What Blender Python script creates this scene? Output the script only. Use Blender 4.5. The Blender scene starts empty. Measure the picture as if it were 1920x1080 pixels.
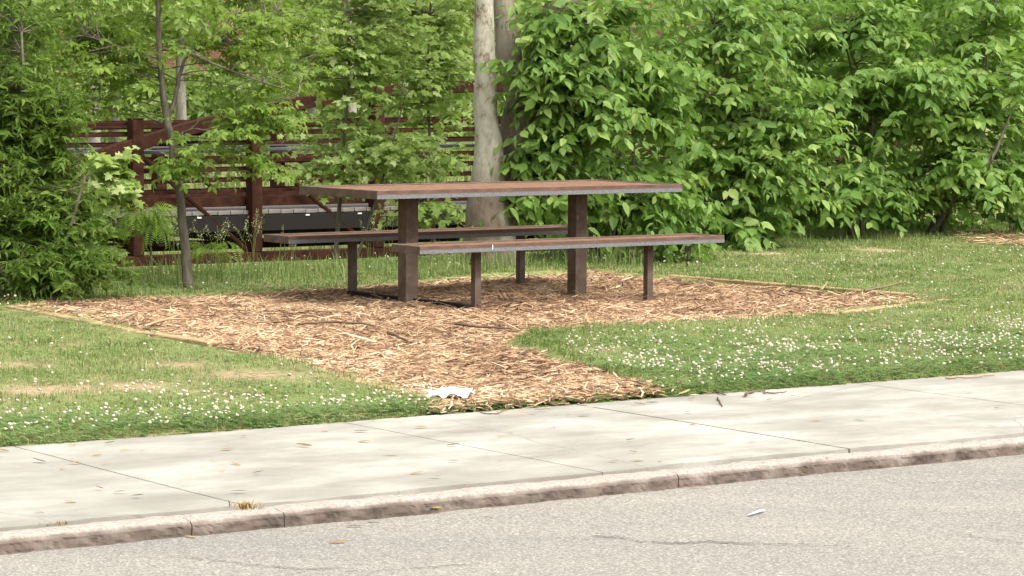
import bpy, bmesh, math, random
import numpy as np
from mathutils import Matrix, Vector

# ------------------------------------------------------------------ camera
S = bpy.context.scene
COL = S.collection
FPX, CAM_H, PITCH, ROLL = 5404.7, 1.489, math.radians(4.2309), math.radians(0.3108)
cam_d = bpy.data.cameras.new('camera')
cam_d.sensor_width = 36.0
cam_d.lens = FPX / 1920 * 36
cam_d.clip_start, cam_d.clip_end = 0.1, 2000
cam = bpy.data.objects.new('camera', cam_d)
COL.objects.link(cam)
_fwd = Vector((0, math.cos(PITCH), -math.sin(PITCH)))
_up0 = Vector((0, math.sin(PITCH), math.cos(PITCH)))
_x = Vector((1, 0, 0))
_right = _x * math.cos(ROLL) + _up0 * math.sin(ROLL)
_up = _up0 * math.cos(ROLL) - _x * math.sin(ROLL)
M4 = Matrix((_right, _up, -_fwd)).transposed().to_4x4()
M4.translation = (0, 0, CAM_H)
cam.matrix_world = M4
S.camera = cam

# ------------------------------------------------------------------ light
SUN_EL, SUN_AZ = math.radians(56), math.radians(128)      # azimuth clockwise from +Y
wd = bpy.data.worlds.new('World')
S.world = wd
wd.use_nodes = True
wn = wd.node_tree.nodes
wl = wd.node_tree.links
sky = wn.new('ShaderNodeTexSky')
sky.sky_type = 'NISHITA'
sky.sun_disc = False
sky.sun_elevation, sky.sun_rotation = SUN_EL, SUN_AZ
sky.dust_density, sky.air_density, sky.ozone_density = 6.0, 1.0, 1.0
hs = wn.new('ShaderNodeHueSaturation')
hs.inputs['Saturation'].default_value = 0.15
wl.new(sky.outputs[0], hs.inputs['Color'])
wl.new(hs.outputs[0], wn['Background'].inputs['Color'])
wn['Background'].inputs['Strength'].default_value = 0.15
sd = bpy.data.lights.new('sun', 'SUN')
sd.energy, sd.angle, sd.color = 1.2, math.radians(42), (1.0, 0.93, 0.80)
sun = bpy.data.objects.new('sun', sd)
COL.objects.link(sun)
_sv = Vector((math.sin(SUN_AZ) * math.cos(SUN_EL), math.cos(SUN_AZ) * math.cos(SUN_EL), math.sin(SUN_EL)))
sun.rotation_euler = _sv.to_track_quat('Z', 'Y').to_euler()
S.view_settings.view_transform = 'Standard'
S.view_settings.look = 'None'
S.view_settings.exposure = 1.2
S.view_settings.gamma = 1.0
S.view_settings.use_curve_mapping = False
S.render.engine = 'CYCLES'
S.cycles.max_bounces = 8
S.cycles.transparent_max_bounces = 8

rng = np.random.default_rng(7)
AL = math.radians(35.0)                                   # heading of kerb, path and bridge
KU = np.array([math.cos(AL), math.sin(AL)])
KV = np.array([-math.sin(AL), math.cos(AL)])


def UV(u, v):
    p = KU * u + KV * v
    return float(p[0]), float(p[1])


def ray(px, py):
    dx, dy = px - 960, py - 540
    x = dx * math.cos(ROLL) + dy * math.sin(ROLL)
    y = -dx * math.sin(ROLL) + dy * math.cos(ROLL)
    return np.array([x / FPX, math.cos(PITCH) - y / FPX * math.sin(PITCH), -math.sin(PITCH) - y / FPX * math.cos(PITCH)])


def G(px, py, z=0.0):                                     # measured spot on the ground
    d = ray(px, py)
    return np.array([0, 0, CAM_H]) + d * ((z - CAM_H) / d[2])


def P(px, py, Y):                                         # measured spot at a distance
    d = ray(px, py)
    return np.array([0, 0, CAM_H]) + d * (Y / d[1])


def project(p):
    q = p - np.array([0, 0, CAM_H])
    d = q @ np.array(_fwd)
    return 960 + FPX * (q @ np.array(_right)) / d, 540 - FPX * (q @ np.array(_up)) / d, d


# ------------------------------------------------------------------ helpers
def vnoise(x, y, scale, seed):
    r = np.random.default_rng(seed)
    g = r.random((64, 64))
    fx, fy = np.asarray(x) * scale, np.asarray(y) * scale
    ix, iy = np.floor(fx).astype(int), np.floor(fy).astype(int)
    tx, ty = fx - ix, fy - iy
    tx, ty = tx * tx * (3 - 2 * tx), ty * ty * (3 - 2 * ty)
    a = g[ix % 64, iy % 64] * (1 - tx) + g[(ix + 1) % 64, iy % 64] * tx
    b = g[ix % 64, (iy + 1) % 64] * (1 - tx) + g[(ix + 1) % 64, (iy + 1) % 64] * tx
    return a * (1 - ty) + b * ty


def mesh_np(name, V, F, tint=None, smooth=False):
    me = bpy.data.meshes.new(name)
    V = np.ascontiguousarray(V, np.float32)
    F = np.ascontiguousarray(F, np.int32)
    k = F.shape[1]
    me.vertices.add(len(V))
    me.vertices.foreach_set('co', V.ravel())
    me.loops.add(F.size)
    me.loops.foreach_set('vertex_index', F.ravel())
    me.polygons.add(len(F))
    me.polygons.foreach_set('loop_start', np.arange(0, F.size, k, dtype=np.int32))
    me.polygons.foreach_set('use_smooth', np.full(len(F), bool(smooth)))
    me.update(calc_edges=True)
    if tint is not None:
        a = me.attributes.new('tint', 'FLOAT', 'POINT')
        a.data.foreach_set('value', np.ascontiguousarray(tint, np.float32))
    return me


def link(name, me, material=None, parent=None, **props):
    o = bpy.data.objects.new(name, me)
    COL.objects.link(o)
    if material is not None and len(me.materials) == 0:
        me.materials.append(material)
    if parent is not None:
        o.parent = parent
    for k, v in props.items():
        o[k] = v
    return o


def empty(name, loc, rz=0.0, label=None, category=None, group=None):
    o = bpy.data.objects.new(name, None)
    COL.objects.link(o)
    o.location = loc
    o.rotation_euler = (0, 0, rz)
    o.empty_display_size = 0.1
    tag(o, label, category, group)
    return o


def tag(o, label=None, category=None, group=None):
    if label:
        o['label'] = label
    if category:
        o['category'] = category
    if group:
        o['group'] = group
    return o


class MB:
    """collects triangles"""
    def __init__(self):
        self.V, self.F, self.T, self.n = [], [], [], 0

    def add(self, V, F, t=0.5):
        V = np.asarray(V, float)
        F = np.asarray(F, int)
        if F.shape[1] == 4:
            F = np.concatenate([F[:, [0, 1, 2]], F[:, [0, 2, 3]]])
        self.V.append(V)
        self.F.append(F + self.n)
        self.T.append(np.full(len(V), t) if np.isscalar(t) else np.asarray(t))
        self.n += len(V)

    def tube(self, pts, radii, sides=6, t=0.5):
        pts = np.asarray(pts, float)
        radii = np.broadcast_to(np.asarray(radii, float), (len(pts),))
        tan = np.gradient(pts, axis=0)
        tan /= np.linalg.norm(tan, axis=1)[:, None] + 1e-9
        ref = np.array([0.31, 0.95, 0.05]) if abs(tan[0, 2]) > 0.5 else np.array([0.05, 0.1, 1.0])
        a = np.cross(tan, ref)
        a /= np.linalg.norm(a, axis=1)[:, None] + 1e-9
        b = np.cross(tan, a)
        ang = np.arange(sides) * 2 * math.pi / sides
        V = (pts[:, None] + radii[:, None, None] * (a[:, None] * np.cos(ang)[None, :, None] + b[:, None] * np.sin(ang)[None, :, None])).reshape(-1, 3)
        F = []
        for i in range(len(pts) - 1):
            for j in range(sides):
                k = (j + 1) % sides
                F.append((i * sides + j, (i + 1) * sides + j, (i + 1) * sides + k, i * sides + k))
        c0, c1 = len(V), len(V) + 1
        V = np.concatenate([V, pts[:1], pts[-1:]])
        F = np.array(F)
        F = np.concatenate([F[:, [0, 1, 2]], F[:, [0, 2, 3]]])
        e = (len(pts) - 1) * sides
        cap = [(c0, j, (j + 1) % sides) for j in range(sides)] + [(c1, e + (j + 1) % sides, e + j) for j in range(sides)]
        self.add(V, np.concatenate([F, np.array(cap)]), t)

    def box(self, c, s, bevel=0.0, t=0.5, rot=None):
        bm = bmesh.new()
        bmesh.ops.create_cube(bm, size=1)
        for v in bm.verts:
            v.co = Vector((v.co.x * s[0], v.co.y * s[1], v.co.z * s[2]))
        if bevel:
            bmesh.ops.bevel(bm, geom=list(bm.edges), offset=bevel, segments=1, affect='EDGES')
        bmesh.ops.triangulate(bm, faces=list(bm.faces))
        bm.verts.index_update()
        V = np.array([v.co[:] for v in bm.verts])
        F = np.array([[v.index for v in f.verts] for f in bm.faces])
        bm.free()
        if rot is not None:
            V = V @ np.asarray(rot).T
        self.add(V + np.asarray(c, float), F, t)

    def mesh(self, name, smooth=False):
        return mesh_np(name, np.concatenate(self.V), np.concatenate(self.F), np.concatenate(self.T), smooth)

    def build(self, name, material, parent=None, smooth=False, **props):
        return link(name, self.mesh(name, smooth), material, parent, **props)


def one_box(name, c, s, material, parent=None, bevel=0.004, t=0.5, rot=None, **props):
    m = MB()
    m.box(c, s, bevel, t, rot)
    return m.build(name, material, parent, **props)


# ------------------------------------------------------------------ materials
class NT:
    def __init__(self, name, rough=0.8, spec=0.3):
        self.m = bpy.data.materials.new(name)
        self.m.use_nodes = True
        self.t = self.m.node_tree
        self.b = self.t.nodes['Principled BSDF']
        self.b.inputs['Roughness'].default_value = rough
        self.b.inputs['Specular IOR Level'].default_value = spec

    def n(self, kind, **kw):
        nd = self.t.nodes.new(kind)
        for k, v in kw.items():
            if k.startswith('i_'):
                key = k[2:]
                key = int(key) if key.isdigit() else key.replace('_', ' ')
                if hasattr(v, 'is_output') or isinstance(v, bpy.types.NodeSocket):
                    self.t.links.new(v, nd.inputs[key])
                else:
                    nd.inputs[key].default_value = v
            else:
                setattr(nd, k, v)
        return nd

    def coord(self, which='Object', scale=(1, 1, 1), rot=(0, 0, 0)):
        c = self.n('ShaderNodeTexCoord').outputs[which]
        mp = self.n('ShaderNodeMapping', i_Vector=c)
        mp.inputs['Scale'].default_value = scale
        mp.inputs['Rotation'].default_value = rot
        return mp.outputs[0]

    def noise(self, vec, scale, detail=4, rough=0.6, out='Fac'):
        return self.n('ShaderNodeTexNoise', i_Vector=vec, i_Scale=scale, i_Detail=detail, i_Roughness=rough).outputs[out]

    def ramp(self, fac, stops):
        r = self.n('ShaderNodeValToRGB', i_Fac=fac)
        el = r.color_ramp.elements
        while len(el) < len(stops):
            el.new(0.5)
        for e, (p, c) in zip(el, stops):
            e.position = p
            e.color = (*c, 1) if len(c) == 3 else c
        return r.outputs['Color']

    def mix(self, fac, a, b, blend='MIX'):
        nd = self.n('ShaderNodeMix', data_type='RGBA', blend_type=blend)
        for idx, v in ((0, fac), (6, a), (7, b)):
            if isinstance(v, bpy.types.NodeSocket):
                self.t.links.new(v, nd.inputs[idx])
            elif idx == 0:
                nd.inputs[0].default_value = v
            else:
                nd.inputs[idx].default_value = (*v, 1) if len(v) == 3 else v
        return nd.outputs[2]

    def math(self, op, a, b=0.0, clamp=False):
        nd = self.n('ShaderNodeMath', operation=op, use_clamp=clamp)
        for i, v in enumerate((a, b)):
            if isinstance(v, bpy.types.NodeSocket):
                self.t.links.new(v, nd.inputs[i])
            else:
                nd.inputs[i].default_value = v
        return nd.outputs[0]

    def color(self, s):
        if isinstance(s, bpy.types.NodeSocket):
            self.t.links.new(s, self.b.inputs['Base Color'])
        else:
            self.b.inputs['Base Color'].default_value = (*s, 1)

    def bump(self, h, strength=0.3, dist=0.01):
        nd = self.n('ShaderNodeBump', i_Height=h, i_Strength=strength, i_Distance=dist)
        self.t.links.new(nd.outputs[0], self.b.inputs['Normal'])

    def tint(self):
        return self.n('ShaderNodeAttribute', attribute_name='tint').outputs['Fac']


def leaf_mat(name, stops, trans, tfac=0.35, rough=0.42, spec=0.35):
    m = NT(name, rough, spec)
    c = m.ramp(m.tint(), stops)
    vein = m.noise(m.coord('Object'), 35, 2)
    c = m.mix(0.25, c, m.ramp(vein, [(0.3, (0.6, 0.6, 0.6)), (0.7, (1.25, 1.2, 1.1))]), 'MULTIPLY')
    m.color(c)
    tr = m.n('ShaderNodeBsdfTranslucent')
    tc = m.mix(0.5, c, trans)
    m.t.links.new(tc, tr.inputs['Color'])
    mx = m.n('ShaderNodeMixShader')
    mx.inputs[0].default_value = tfac
    m.t.links.new(m.b.outputs[0], mx.inputs[1])
    m.t.links.new(tr.outputs[0], mx.inputs[2])
    m.t.links.new(mx.outputs[0], m.t.nodes['Material Output'].inputs['Surface'])
    return m.m


L_SHRUB = leaf_mat('shrub_leaf', [(0, (0.065, 0.14, 0.025)), (0.5, (0.138, 0.245, 0.048)), (0.85, (0.21, 0.325, 0.078)), (1, (0.30, 0.40, 0.11))], (0.30, 0.50, 0.06), 0.42, 0.45, 0.25)
L_SYC = leaf_mat('sycamore_leaf', [(0, (0.11, 0.195, 0.035)), (0.5, (0.22, 0.335, 0.075)), (0.85, (0.33, 0.43, 0.14)), (1, (0.45, 0.52, 0.24))], (0.44, 0.58, 0.10), 0.46, 0.5, 0.25)
L_ELDER = leaf_mat('boxelder_leaf', [(0, (0.085, 0.155, 0.02)), (0.5, (0.155, 0.25, 0.038)), (1, (0.24, 0.33, 0.06))], (0.33, 0.49, 0.04), 0.44, 0.5, 0.2)
L_WILLOW = leaf_mat('willow_leaf', [(0, (0.054, 0.10, 0.014)), (0.5, (0.102, 0.175, 0.026)), (1, (0.18, 0.25, 0.05))], (0.20, 0.34, 0.04), 0.38, 0.6, 0.12)
L_FAR = leaf_mat('far_leaf', [(0, (0.12, 0.20, 0.04)), (0.5, (0.24, 0.36, 0.09)), (1, (0.42, 0.51, 0.20))], (0.44, 0.58, 0.14), 0.46, 0.55, 0.2)
L_GRASS = leaf_mat('grass_blade', [(0, (0.095, 0.15, 0.040)), (0.45, (0.175, 0.235, 0.075)), (0.8, (0.27, 0.30, 0.13)), (1, (0.46, 0.39, 0.24))], (0.32, 0.40, 0.10), 0.32, 0.65, 0.15)
L_CLOVER = leaf_mat('clover_leaf', [(0, (0.10, 0.195, 0.055)), (0.6, (0.18, 0.295, 0.095)), (1, (0.27, 0.36, 0.15))], (0.30, 0.44, 0.12), 0.38, 0.6, 0.2)
L_SEED = leaf_mat('seed_head', [(0, (0.26, 0.32, 0.14)), (1, (0.50, 0.50, 0.30))], (0.4, 0.4, 0.2), 0.3, 0.7, 0.1)

m = NT('clover_flower', 0.8, 0.1)
m.color(m.ramp(m.tint(), [(0, (0.30, 0.21, 0.14)), (0.35, (0.44, 0.38, 0.28)), (1, (0.49, 0.46, 0.37))]))
FLOWER = m.m

m = NT('bark_small', 0.9, 0.15)
n1 = m.noise(m.coord('Object', (1, 1, 0.2)), 40, 4)
m.color(m.ramp(n1, [(0.3, (0.07, 0.06, 0.046)), (0.7, (0.19, 0.165, 0.125))]))
m.bump(n1, 0.5, 0.01)
BARK = m.m

m = NT('bark_pale', 0.9, 0.15)
n1 = m.noise(m.coord('Object', (1, 1, 0.4)), 9, 4)
m.color(m.ramp(n1, [(0.35, (0.16, 0.14, 0.115)), (0.7, (0.38, 0.35, 0.29))]))
BARK_PALE = m.m

m = NT('bark_sycamore', 0.85, 0.2)
co = m.coord('Object', (1, 1, 0.55))
n1 = m.noise(co, 9.5, 8, 0.72)
n2 = m.noise(m.coord('Object', (1, 1, 0.3)), 38, 6, 0.7)
n3 = m.noise(m.coord('Object', (1, 1, 0.2)), 95, 5, 0.7)
base = m.ramp(n1, [(0.34, (0.15, 0.11, 0.072)), (0.425, (0.22, 0.17, 0.115)), (0.445, (0.34, 0.315, 0.245)), (0.58, (0.47, 0.445, 0.36))])
base = m.mix(m.math('MULTIPLY', m.tint(), 0.9, True), base, m.ramp(n2, [(0.35, (0.075, 0.052, 0.036)), (0.65, (0.155, 0.108, 0.072))]))
base = m.mix(0.35, base, m.ramp(n3, [(0.3, (0.6, 0.58, 0.55)), (0.7, (1.2, 1.18, 1.15))]), 'MULTIPLY')
m.color(base)
m.bump(m.math('ADD', n1, m.math('MULTIPLY', n3, 0.8)), 0.7, 0.012)
BARK_SYC = m.m


def rust(name, dark, mid, light, rough=0.75, spec=0.3, metal=0.0):
    m = NT(name, rough, spec)
    co = m.coord('Object')
    a = m.noise(co, 9, 6, 0.65)
    b = m.noise(co, 90, 3)
    c = m.ramp(a, [(0.3, dark), (0.5, mid), (0.72, light)])
    c = m.mix(0.35, c, m.ramp(b, [(0.3, (0.55, 0.55, 0.55)), (0.7, (1.3, 1.25, 1.2))]), 'MULTIPLY')
    m.color(c)
    m.b.inputs['Metallic'].default_value = metal
    m.bump(b, 0.35, 0.003)
    return m


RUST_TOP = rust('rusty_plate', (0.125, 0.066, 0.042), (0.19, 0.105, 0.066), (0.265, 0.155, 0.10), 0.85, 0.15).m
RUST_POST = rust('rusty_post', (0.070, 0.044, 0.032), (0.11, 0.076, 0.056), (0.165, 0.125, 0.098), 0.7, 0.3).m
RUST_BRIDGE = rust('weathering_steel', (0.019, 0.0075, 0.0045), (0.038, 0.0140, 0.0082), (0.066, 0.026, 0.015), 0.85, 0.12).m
# edge bars: rusty lip above, worn grey mill scale below (wear runs along the bar)
m = NT('worn_edge_bar', 0.55, 0.4)
co = m.coord('Object')
a = m.noise(co, 11, 5)
b = m.noise(co, 120, 3)
z = m.n('ShaderNodeSeparateXYZ', i_Vector=m.n('ShaderNodeTexCoord').outputs['Object']).outputs['Z']
rustc = m.ramp(a, [(0.3, (0.075, 0.040, 0.028)), (0.7, (0.14, 0.080, 0.055))])
grey = m.ramp(b, [(0.3, (0.09, 0.09, 0.092)), (0.7, (0.195, 0.198, 0.205))])
edge = m.math('ADD', m.math('MULTIPLY', z, 150.0), m.math('ADD', m.math('MULTIPLY', b, 0.9), m.math('MULTIPLY', a, 2.2)))
fac = m.math('ADD', m.math('MULTIPLY', edge, 1.0), -1.1, True)
m.color(m.mix(fac, grey, rustc))
m.bump(b, 0.3, 0.002)
EDGE_BAR = m.m

m = NT('dark_steel', 0.85, 0.12)
m.color((0.020, 0.017, 0.016))
DARK_STEEL = m.m
m = NT('galvanised_pipe', 0.35, 0.5)
m.color((0.36, 0.38, 0.40))
m.b.inputs['Metallic'].default_value = 0.6
PIPE = m.m
m = NT('weathered_deck', 0.85, 0.2)
m.color(m.ramp(m.noise(m.coord('Object', (1, 8, 1)), 5, 4), [(0.3, (0.13, 0.115, 0.105)), (0.7, (0.22, 0.195, 0.175))]))
DECK = m.m
m = NT('white_paint', 0.6, 0.3)
m.color((0.75, 0.74, 0.71))
WHITE = m.m

m = NT('pine_timber', 0.8, 0.2)
co = m.coord('Object', (1.2, 14, 14))
a = m.noise(co, 6, 4)
m.color(m.ramp(a, [(0.3, (0.28, 0.19, 0.10)), (0.6, (0.41, 0.295, 0.16)), (0.8, (0.50, 0.38, 0.225))]))
m.bump(a, 0.3, 0.004)
TIMBER = m.m

m = NT('mulch_chip', 0.85, 0.15)
c = m.ramp(m.tint(), [(0, (0.08, 0.05, 0.035)), (0.22, (0.20, 0.126, 0.082)), (0.5, (0.39, 0.250, 0.146)), (0.78, (0.56, 0.395, 0.245)), (1, (0.76, 0.62, 0.43))])
c = m.mix(0.4, c, m.ramp(m.noise(m.coord('Object'), 60, 3), [(0.3, (0.65, 0.62, 0.6)), (0.7, (1.25, 1.2, 1.15))]), 'MULTIPLY')
m.color(c)
CHIP = m.m
m = NT('mulch_soil', 0.95, 0.1)
a = m.noise(m.coord('Object'), 25, 6)
m.color(m.ramp(a, [(0.3, (0.12, 0.075, 0.048)), (0.7, (0.32, 0.20, 0.125))]))
m.bump(a, 0.8, 0.03)
SOIL = m.m

m = NT('lawn_ground', 0.95, 0.1)
co = m.coord('Object')
a = m.noise(co, 1.3, 5)
b = m.noise(co, 30, 5)
green = m.ramp(b, [(0.3, (0.10, 0.13, 0.04)), (0.7, (0.22, 0.24, 0.09))])
brown = m.ramp(b, [(0.3, (0.24, 0.17, 0.10)), (0.7, (0.42, 0.31, 0.20))])
m.color(m.mix(m.math('MAXIMUM', m.math('MULTIPLY', m.tint(), 1.2, True), m.ramp(a, [(0.52, (0, 0, 0)), (0.75, (0.8, 0.8, 0.8))])), green, brown))
m.bump(b, 0.6, 0.02)
LAWN = m.m

m = NT('concrete_slab', 0.85, 0.25)


def world_vec(m, scale, rot=-AL):
    g = m.n('ShaderNodeNewGeometry').outputs['Position']
    a = m.n('ShaderNodeMapping', i_Vector=g)
    a.inputs['Rotation'].default_value = (0, 0, rot)
    b = m.n('ShaderNodeMapping', i_Vector=a.outputs[0])
    b.inputs['Scale'].default_value = scale
    return b.outputs[0]


co = world_vec(m, (1, 1, 1))
streak = m.noise(world_vec(m, (0.9, 1.7, 1)), 1.7, 8, 0.68)
fine = m.noise(co, 130, 4)
blot = m.noise(co, 1.1, 4, 0.55)
c = m.ramp(streak, [(0.32, (0.21, 0.196, 0.166)), (0.47, (0.295, 0.279, 0.241)), (0.62, (0.40, 0.383, 0.338))])
c = m.mix(m.ramp(blot, [(0.52, (0, 0, 0)), (0.70, (0.7, 0.7, 0.7))]), c, (0.215, 0.20, 0.165))
c = m.mix(0.30, c, m.ramp(fine, [(0.3, (0.72, 0.72, 0.70)), (0.7, (1.12, 1.12, 1.12))]), 'MULTIPLY')
cr = m.n('ShaderNodeTexVoronoi', i_Vector=m.mix(0.12, co, m.noise(co, 3, 4, out='Color')), i_Scale=0.55, feature='DISTANCE_TO_EDGE').outputs['Distance']
c = m.mix(m.ramp(cr, [(0.0, (0.6, 0.6, 0.6)), (0.0022, (0, 0, 0))]), c, (0.15, 0.14, 0.12))
spots = m.noise(co, 17, 2)
c = m.mix(m.ramp(spots, [(0.70, (0, 0, 0)), (0.76, (0.55, 0.55, 0.55))]), c, (0.15, 0.14, 0.115))
c = m.mix(m.math('MULTIPLY', m.tint(), 0.35), c, (0.22, 0.212, 0.182))
m.color(c)
m.bump(fine, 0.2, 0.004)
SLAB = m.m

m = NT('granite_kerb', 0.8, 0.3)
co = m.coord('Object')
a = m.noise(co, 60, 5, 0.7)
b = m.noise(co, 9, 4)
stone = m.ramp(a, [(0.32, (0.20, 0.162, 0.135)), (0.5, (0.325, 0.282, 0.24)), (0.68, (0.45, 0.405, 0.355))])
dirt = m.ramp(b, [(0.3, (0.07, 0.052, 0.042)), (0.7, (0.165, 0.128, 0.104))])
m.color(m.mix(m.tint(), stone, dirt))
m.bump(a, 0.45, 0.004)
KERB = m.m

m = NT('old_asphalt', 0.88, 0.25)
co = m.coord('Object')
vor = m.n('ShaderNodeTexVoronoi', i_Vector=co, i_Scale=160.0, i_Randomness=1.0)
cell = m.n('ShaderNodeSeparateColor', i_Color=vor.outputs['Color']).outputs[0]
fine = m.noise(co, 220, 3)
big = m.noise(m.coord('Object', (0.5, 1.6, 1)), 1.3, 5)
c = m.ramp(cell, [(0.0, (0.13, 0.125, 0.115)), (0.35, (0.195, 0.187, 0.169)), (0.7, (0.243, 0.231, 0.205)), (0.93, (0.31, 0.292, 0.255)), (1.0, (0.42, 0.395, 0.34))])
c = m.mix(0.35, c, m.ramp(fine, [(0.3, (0.75, 0.75, 0.75)), (0.7, (1.25, 1.25, 1.25))]), 'MULTIPLY')
c = m.mix(1.0, c, (1.07, 1.05, 1.04), 'MULTIPLY')
c = m.mix(0.75, c, m.ramp(big, [(0.3, (0.82, 0.83, 0.85)), (0.7, (1.12, 1.10, 1.07))]), 'MULTIPLY')
m.color(c)
m.bump(cell, 0.5, 0.006)
ASPHALT = m.m
m = NT('crack_dirt', 0.95, 0.1)
m.color((0.075, 0.068, 0.06))
CRACK = m.m

m = NT('red_brick', 0.9, 0.2)
c = m.ramp(m.tint(), [(0, (0.16, 0.068, 0.050)), (0.5, (0.23, 0.10, 0.072)), (1, (0.30, 0.15, 0.115))])
m.color(m.mix(0.3, c, m.ramp(m.noise(m.coord('Object'), 20, 3), [(0.3, (0.7, 0.7, 0.7)), (0.7, (1.2, 1.2, 1.2))]), 'MULTIPLY'))
BRICK = m.m
m = NT('brick_mortar', 0.95, 0.1)
m.color((0.46, 0.42, 0.36))
MORTAR = m.m
m = NT('dry_leaf', 0.8, 0.2)
m.color(m.ramp(m.tint(), [(0, (0.15, 0.095, 0.055)), (0.5, (0.24, 0.155, 0.06)), (1, (0.31, 0.215, 0.075))]))
m.b.inputs['Specular IOR Level'].default_value = 0.05
DRY = m.m
m = NT('grey_twig', 0.9, 0.1)
m.color(m.ramp(m.tint(), [(0, (0.10, 0.075, 0.06)), (1, (0.38, 0.26, 0.16))]))
TWIG = m.m
m = NT('white_paper', 0.7, 0.2)
m.color((0.70, 0.70, 0.72))
PAPER = m.m

# ------------------------------------------------------------------ setting: ground, road, pavement, kerb
BED = np.array([G(20, 578)[:2], G(270, 627)[:2], G(400, 648)[:2], G(640, 714)[:2], G(795, 755)[:2], G(812, 775)[:2],
                G(1040, 759)[:2], G(1240, 743)[:2], G(1222, 731)[:2], G(1100, 683)[:2], G(975, 645)[:2], G(1010, 628)[:2], G(1290, 610)[:2], G(1560, 591)[:2], G(1775, 565)[:2],
                G(1260, 522)[:2], G(1120, 509)[:2], G(900, 517)[:2], G(700, 534)[:2], G(450, 551)[:2], G(200, 563)[:2]])


def in_poly(x, y, poly):
    ins = np.zeros(np.shape(x), bool)
    n = len(poly)
    for i in range(n):
        x1, y1 = poly[i]
        x2, y2 = poly[(i + 1) % n]
        c = ((y1 > y) != (y2 > y)) & (x < (x2 - x1) * (y - y1) / (y2 - y1 + 1e-12) + x1)
        ins ^= c
    return ins


def poly_dist(x, y, poly):
    d = np.full(np.shape(x), 1e9)
    n = len(poly)
    for i in range(n):
        a, b = poly[i], poly[(i + 1) % n]
        ab = b - a
        t = np.clip(((x - a[0]) * ab[0] + (y - a[1]) * ab[1]) / (ab @ ab), 0, 1)
        d = np.minimum(d, np.hypot(x - a[0] - t * ab[0], y - a[1] - t * ab[1]))
    return d


def sstep(a, b, x):
    t = np.clip((np.asarray(x, float) - a) / (b - a), 0, 1)
    return t * t * (3 - 2 * t)


def gz(x, y):
    x, y = np.asarray(x, float), np.asarray(y, float)
    u, v = x * KU[0] + y * KU[1], x * KV[0] + y * KV[1]
    z = (vnoise(x, y, 1.1, 3) - 0.5) * 0.035 + (vnoise(x, y, 3.1, 4) - 0.5) * 0.012 + 0.004
    z = (z + 0.012) * sstep(10.5, 11.2, v) - 0.004
    z = z - np.clip(0.30 * (v - 19.3 - 1.9 * sstep(14.6, 16.6, u)), 0, 1.3) + 1.55 * sstep(28.5, 34.0, v) + 1.2 * sstep(40, 90, v)
    return np.where(v < 10.5, -0.22, z)


def axis(fine0, fine1, step, far0, far1):
    a = list(np.arange(fine0, fine1 + 1e-6, step))
    s, x = step, fine0
    pre = []
    while x > far0:
        s *= 1.25
        x -= s
        pre.append(x)
    s, x = step, a[-1]
    post = []
    while x < far1:
        s *= 1.25
        x += s
        post.append(x)
    return np.array(pre[::-1] + a + post)


ua = axis(2, 24, 0.14, -350, 350)
va = axis(10.56, 27, 0.14, 10.56, 420)
va = np.concatenate([[-300, -100, -20, 10.49], [10.50], va])
uu, vv = np.meshgrid(ua, va, indexing='ij')
X, Y = uu * KU[0] + vv * KV[0], uu * KU[1] + vv * KV[1]
Z = gz(X, Y) - 0.11 * sstep(0.05, 0.2, poly_dist(X, Y, BED)) * in_poly(X, Y, BED)
nu, nv = len(ua), len(va)
idx = np.arange(nu * nv).reshape(nu, nv)
F = np.stack([idx[:-1, :-1], idx[1:, :-1], idx[1:, 1:], idx[:-1, 1:]], -1).reshape(-1, 4)
BARE = [(85, 742, .30), (470, 714, .30), (330, 694, .2), (250, 735, .2), (1440, 480, .3), (1640, 470, .3), (20, 690, .2), (1330, 745, .1)]


def bareness(x, y):
    out = np.zeros(np.shape(x))
    for (px, py, a) in BARE:
        c = G(px, py)
        e = ((x - c[0]) / a) ** 2 + ((y - c[1]) / (a * 0.9)) ** 2
        out = np.maximum(out, np.exp(-e * 1.2))
    return out


ground = link('ground', mesh_np('ground', np.stack([X, Y, Z], -1).reshape(-1, 3), F, bareness(X, Y).reshape(-1), smooth=True), LAWN, kind='structure')


def uvbox(name, u0, u1, v0, v1, z0, z1, material, parent, bevel=0.006, t=0.5, **props):
    m = MB()
    m.box((0, 0, 0), (u1 - u0, v1 - v0, z1 - z0), bevel, t)
    o = m.build(name, material, parent, **props)
    x, y = UV((u0 + u1) / 2, (v0 + v1) / 2)
    o.location = (x, y, (z0 + z1) / 2)
    o.rotation_euler = (0, 0, AL)
    return o


# road: crowned sheet with a slightly uneven gutter
ru = axis(2, 12, 0.25, -200, 200)
rv = np.array([-9, -4, 0, 3, 5, 6.5, 7.2, 7.7, 8.0, 8.2, 8.35, 8.55])
uu, vv = np.meshgrid(ru, rv, indexing='ij')
ROADZ = -0.056
RZ = ROADZ + (vnoise(uu, vv, 1.7, 9) - 0.5) * 0.012 * np.ones_like(uu) + 0.012 * sstep(8.2, 6.5, vv)
rx, ry = uu * KU[0] + vv * KV[0], uu * KU[1] + vv * KV[1]
idx = np.arange(len(ru) * len(rv)).reshape(len(ru), len(rv))
F = np.stack([idx[:-1, :-1], idx[1:, :-1], idx[1:, 1:], idx[:-1, 1:]], -1).reshape(-1, 4)
road = link('road', mesh_np('road', np.stack([rx, ry, RZ], -1).reshape(-1, 3), F, smooth=True), ASPHALT, kind='structure')


def road_z(u, v):
    return float(ROADZ + (vnoise(u, v, 1.7, 9) - 0.5) * 0.012 + 0.012 * sstep(8.2, 6.5, v))


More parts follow.
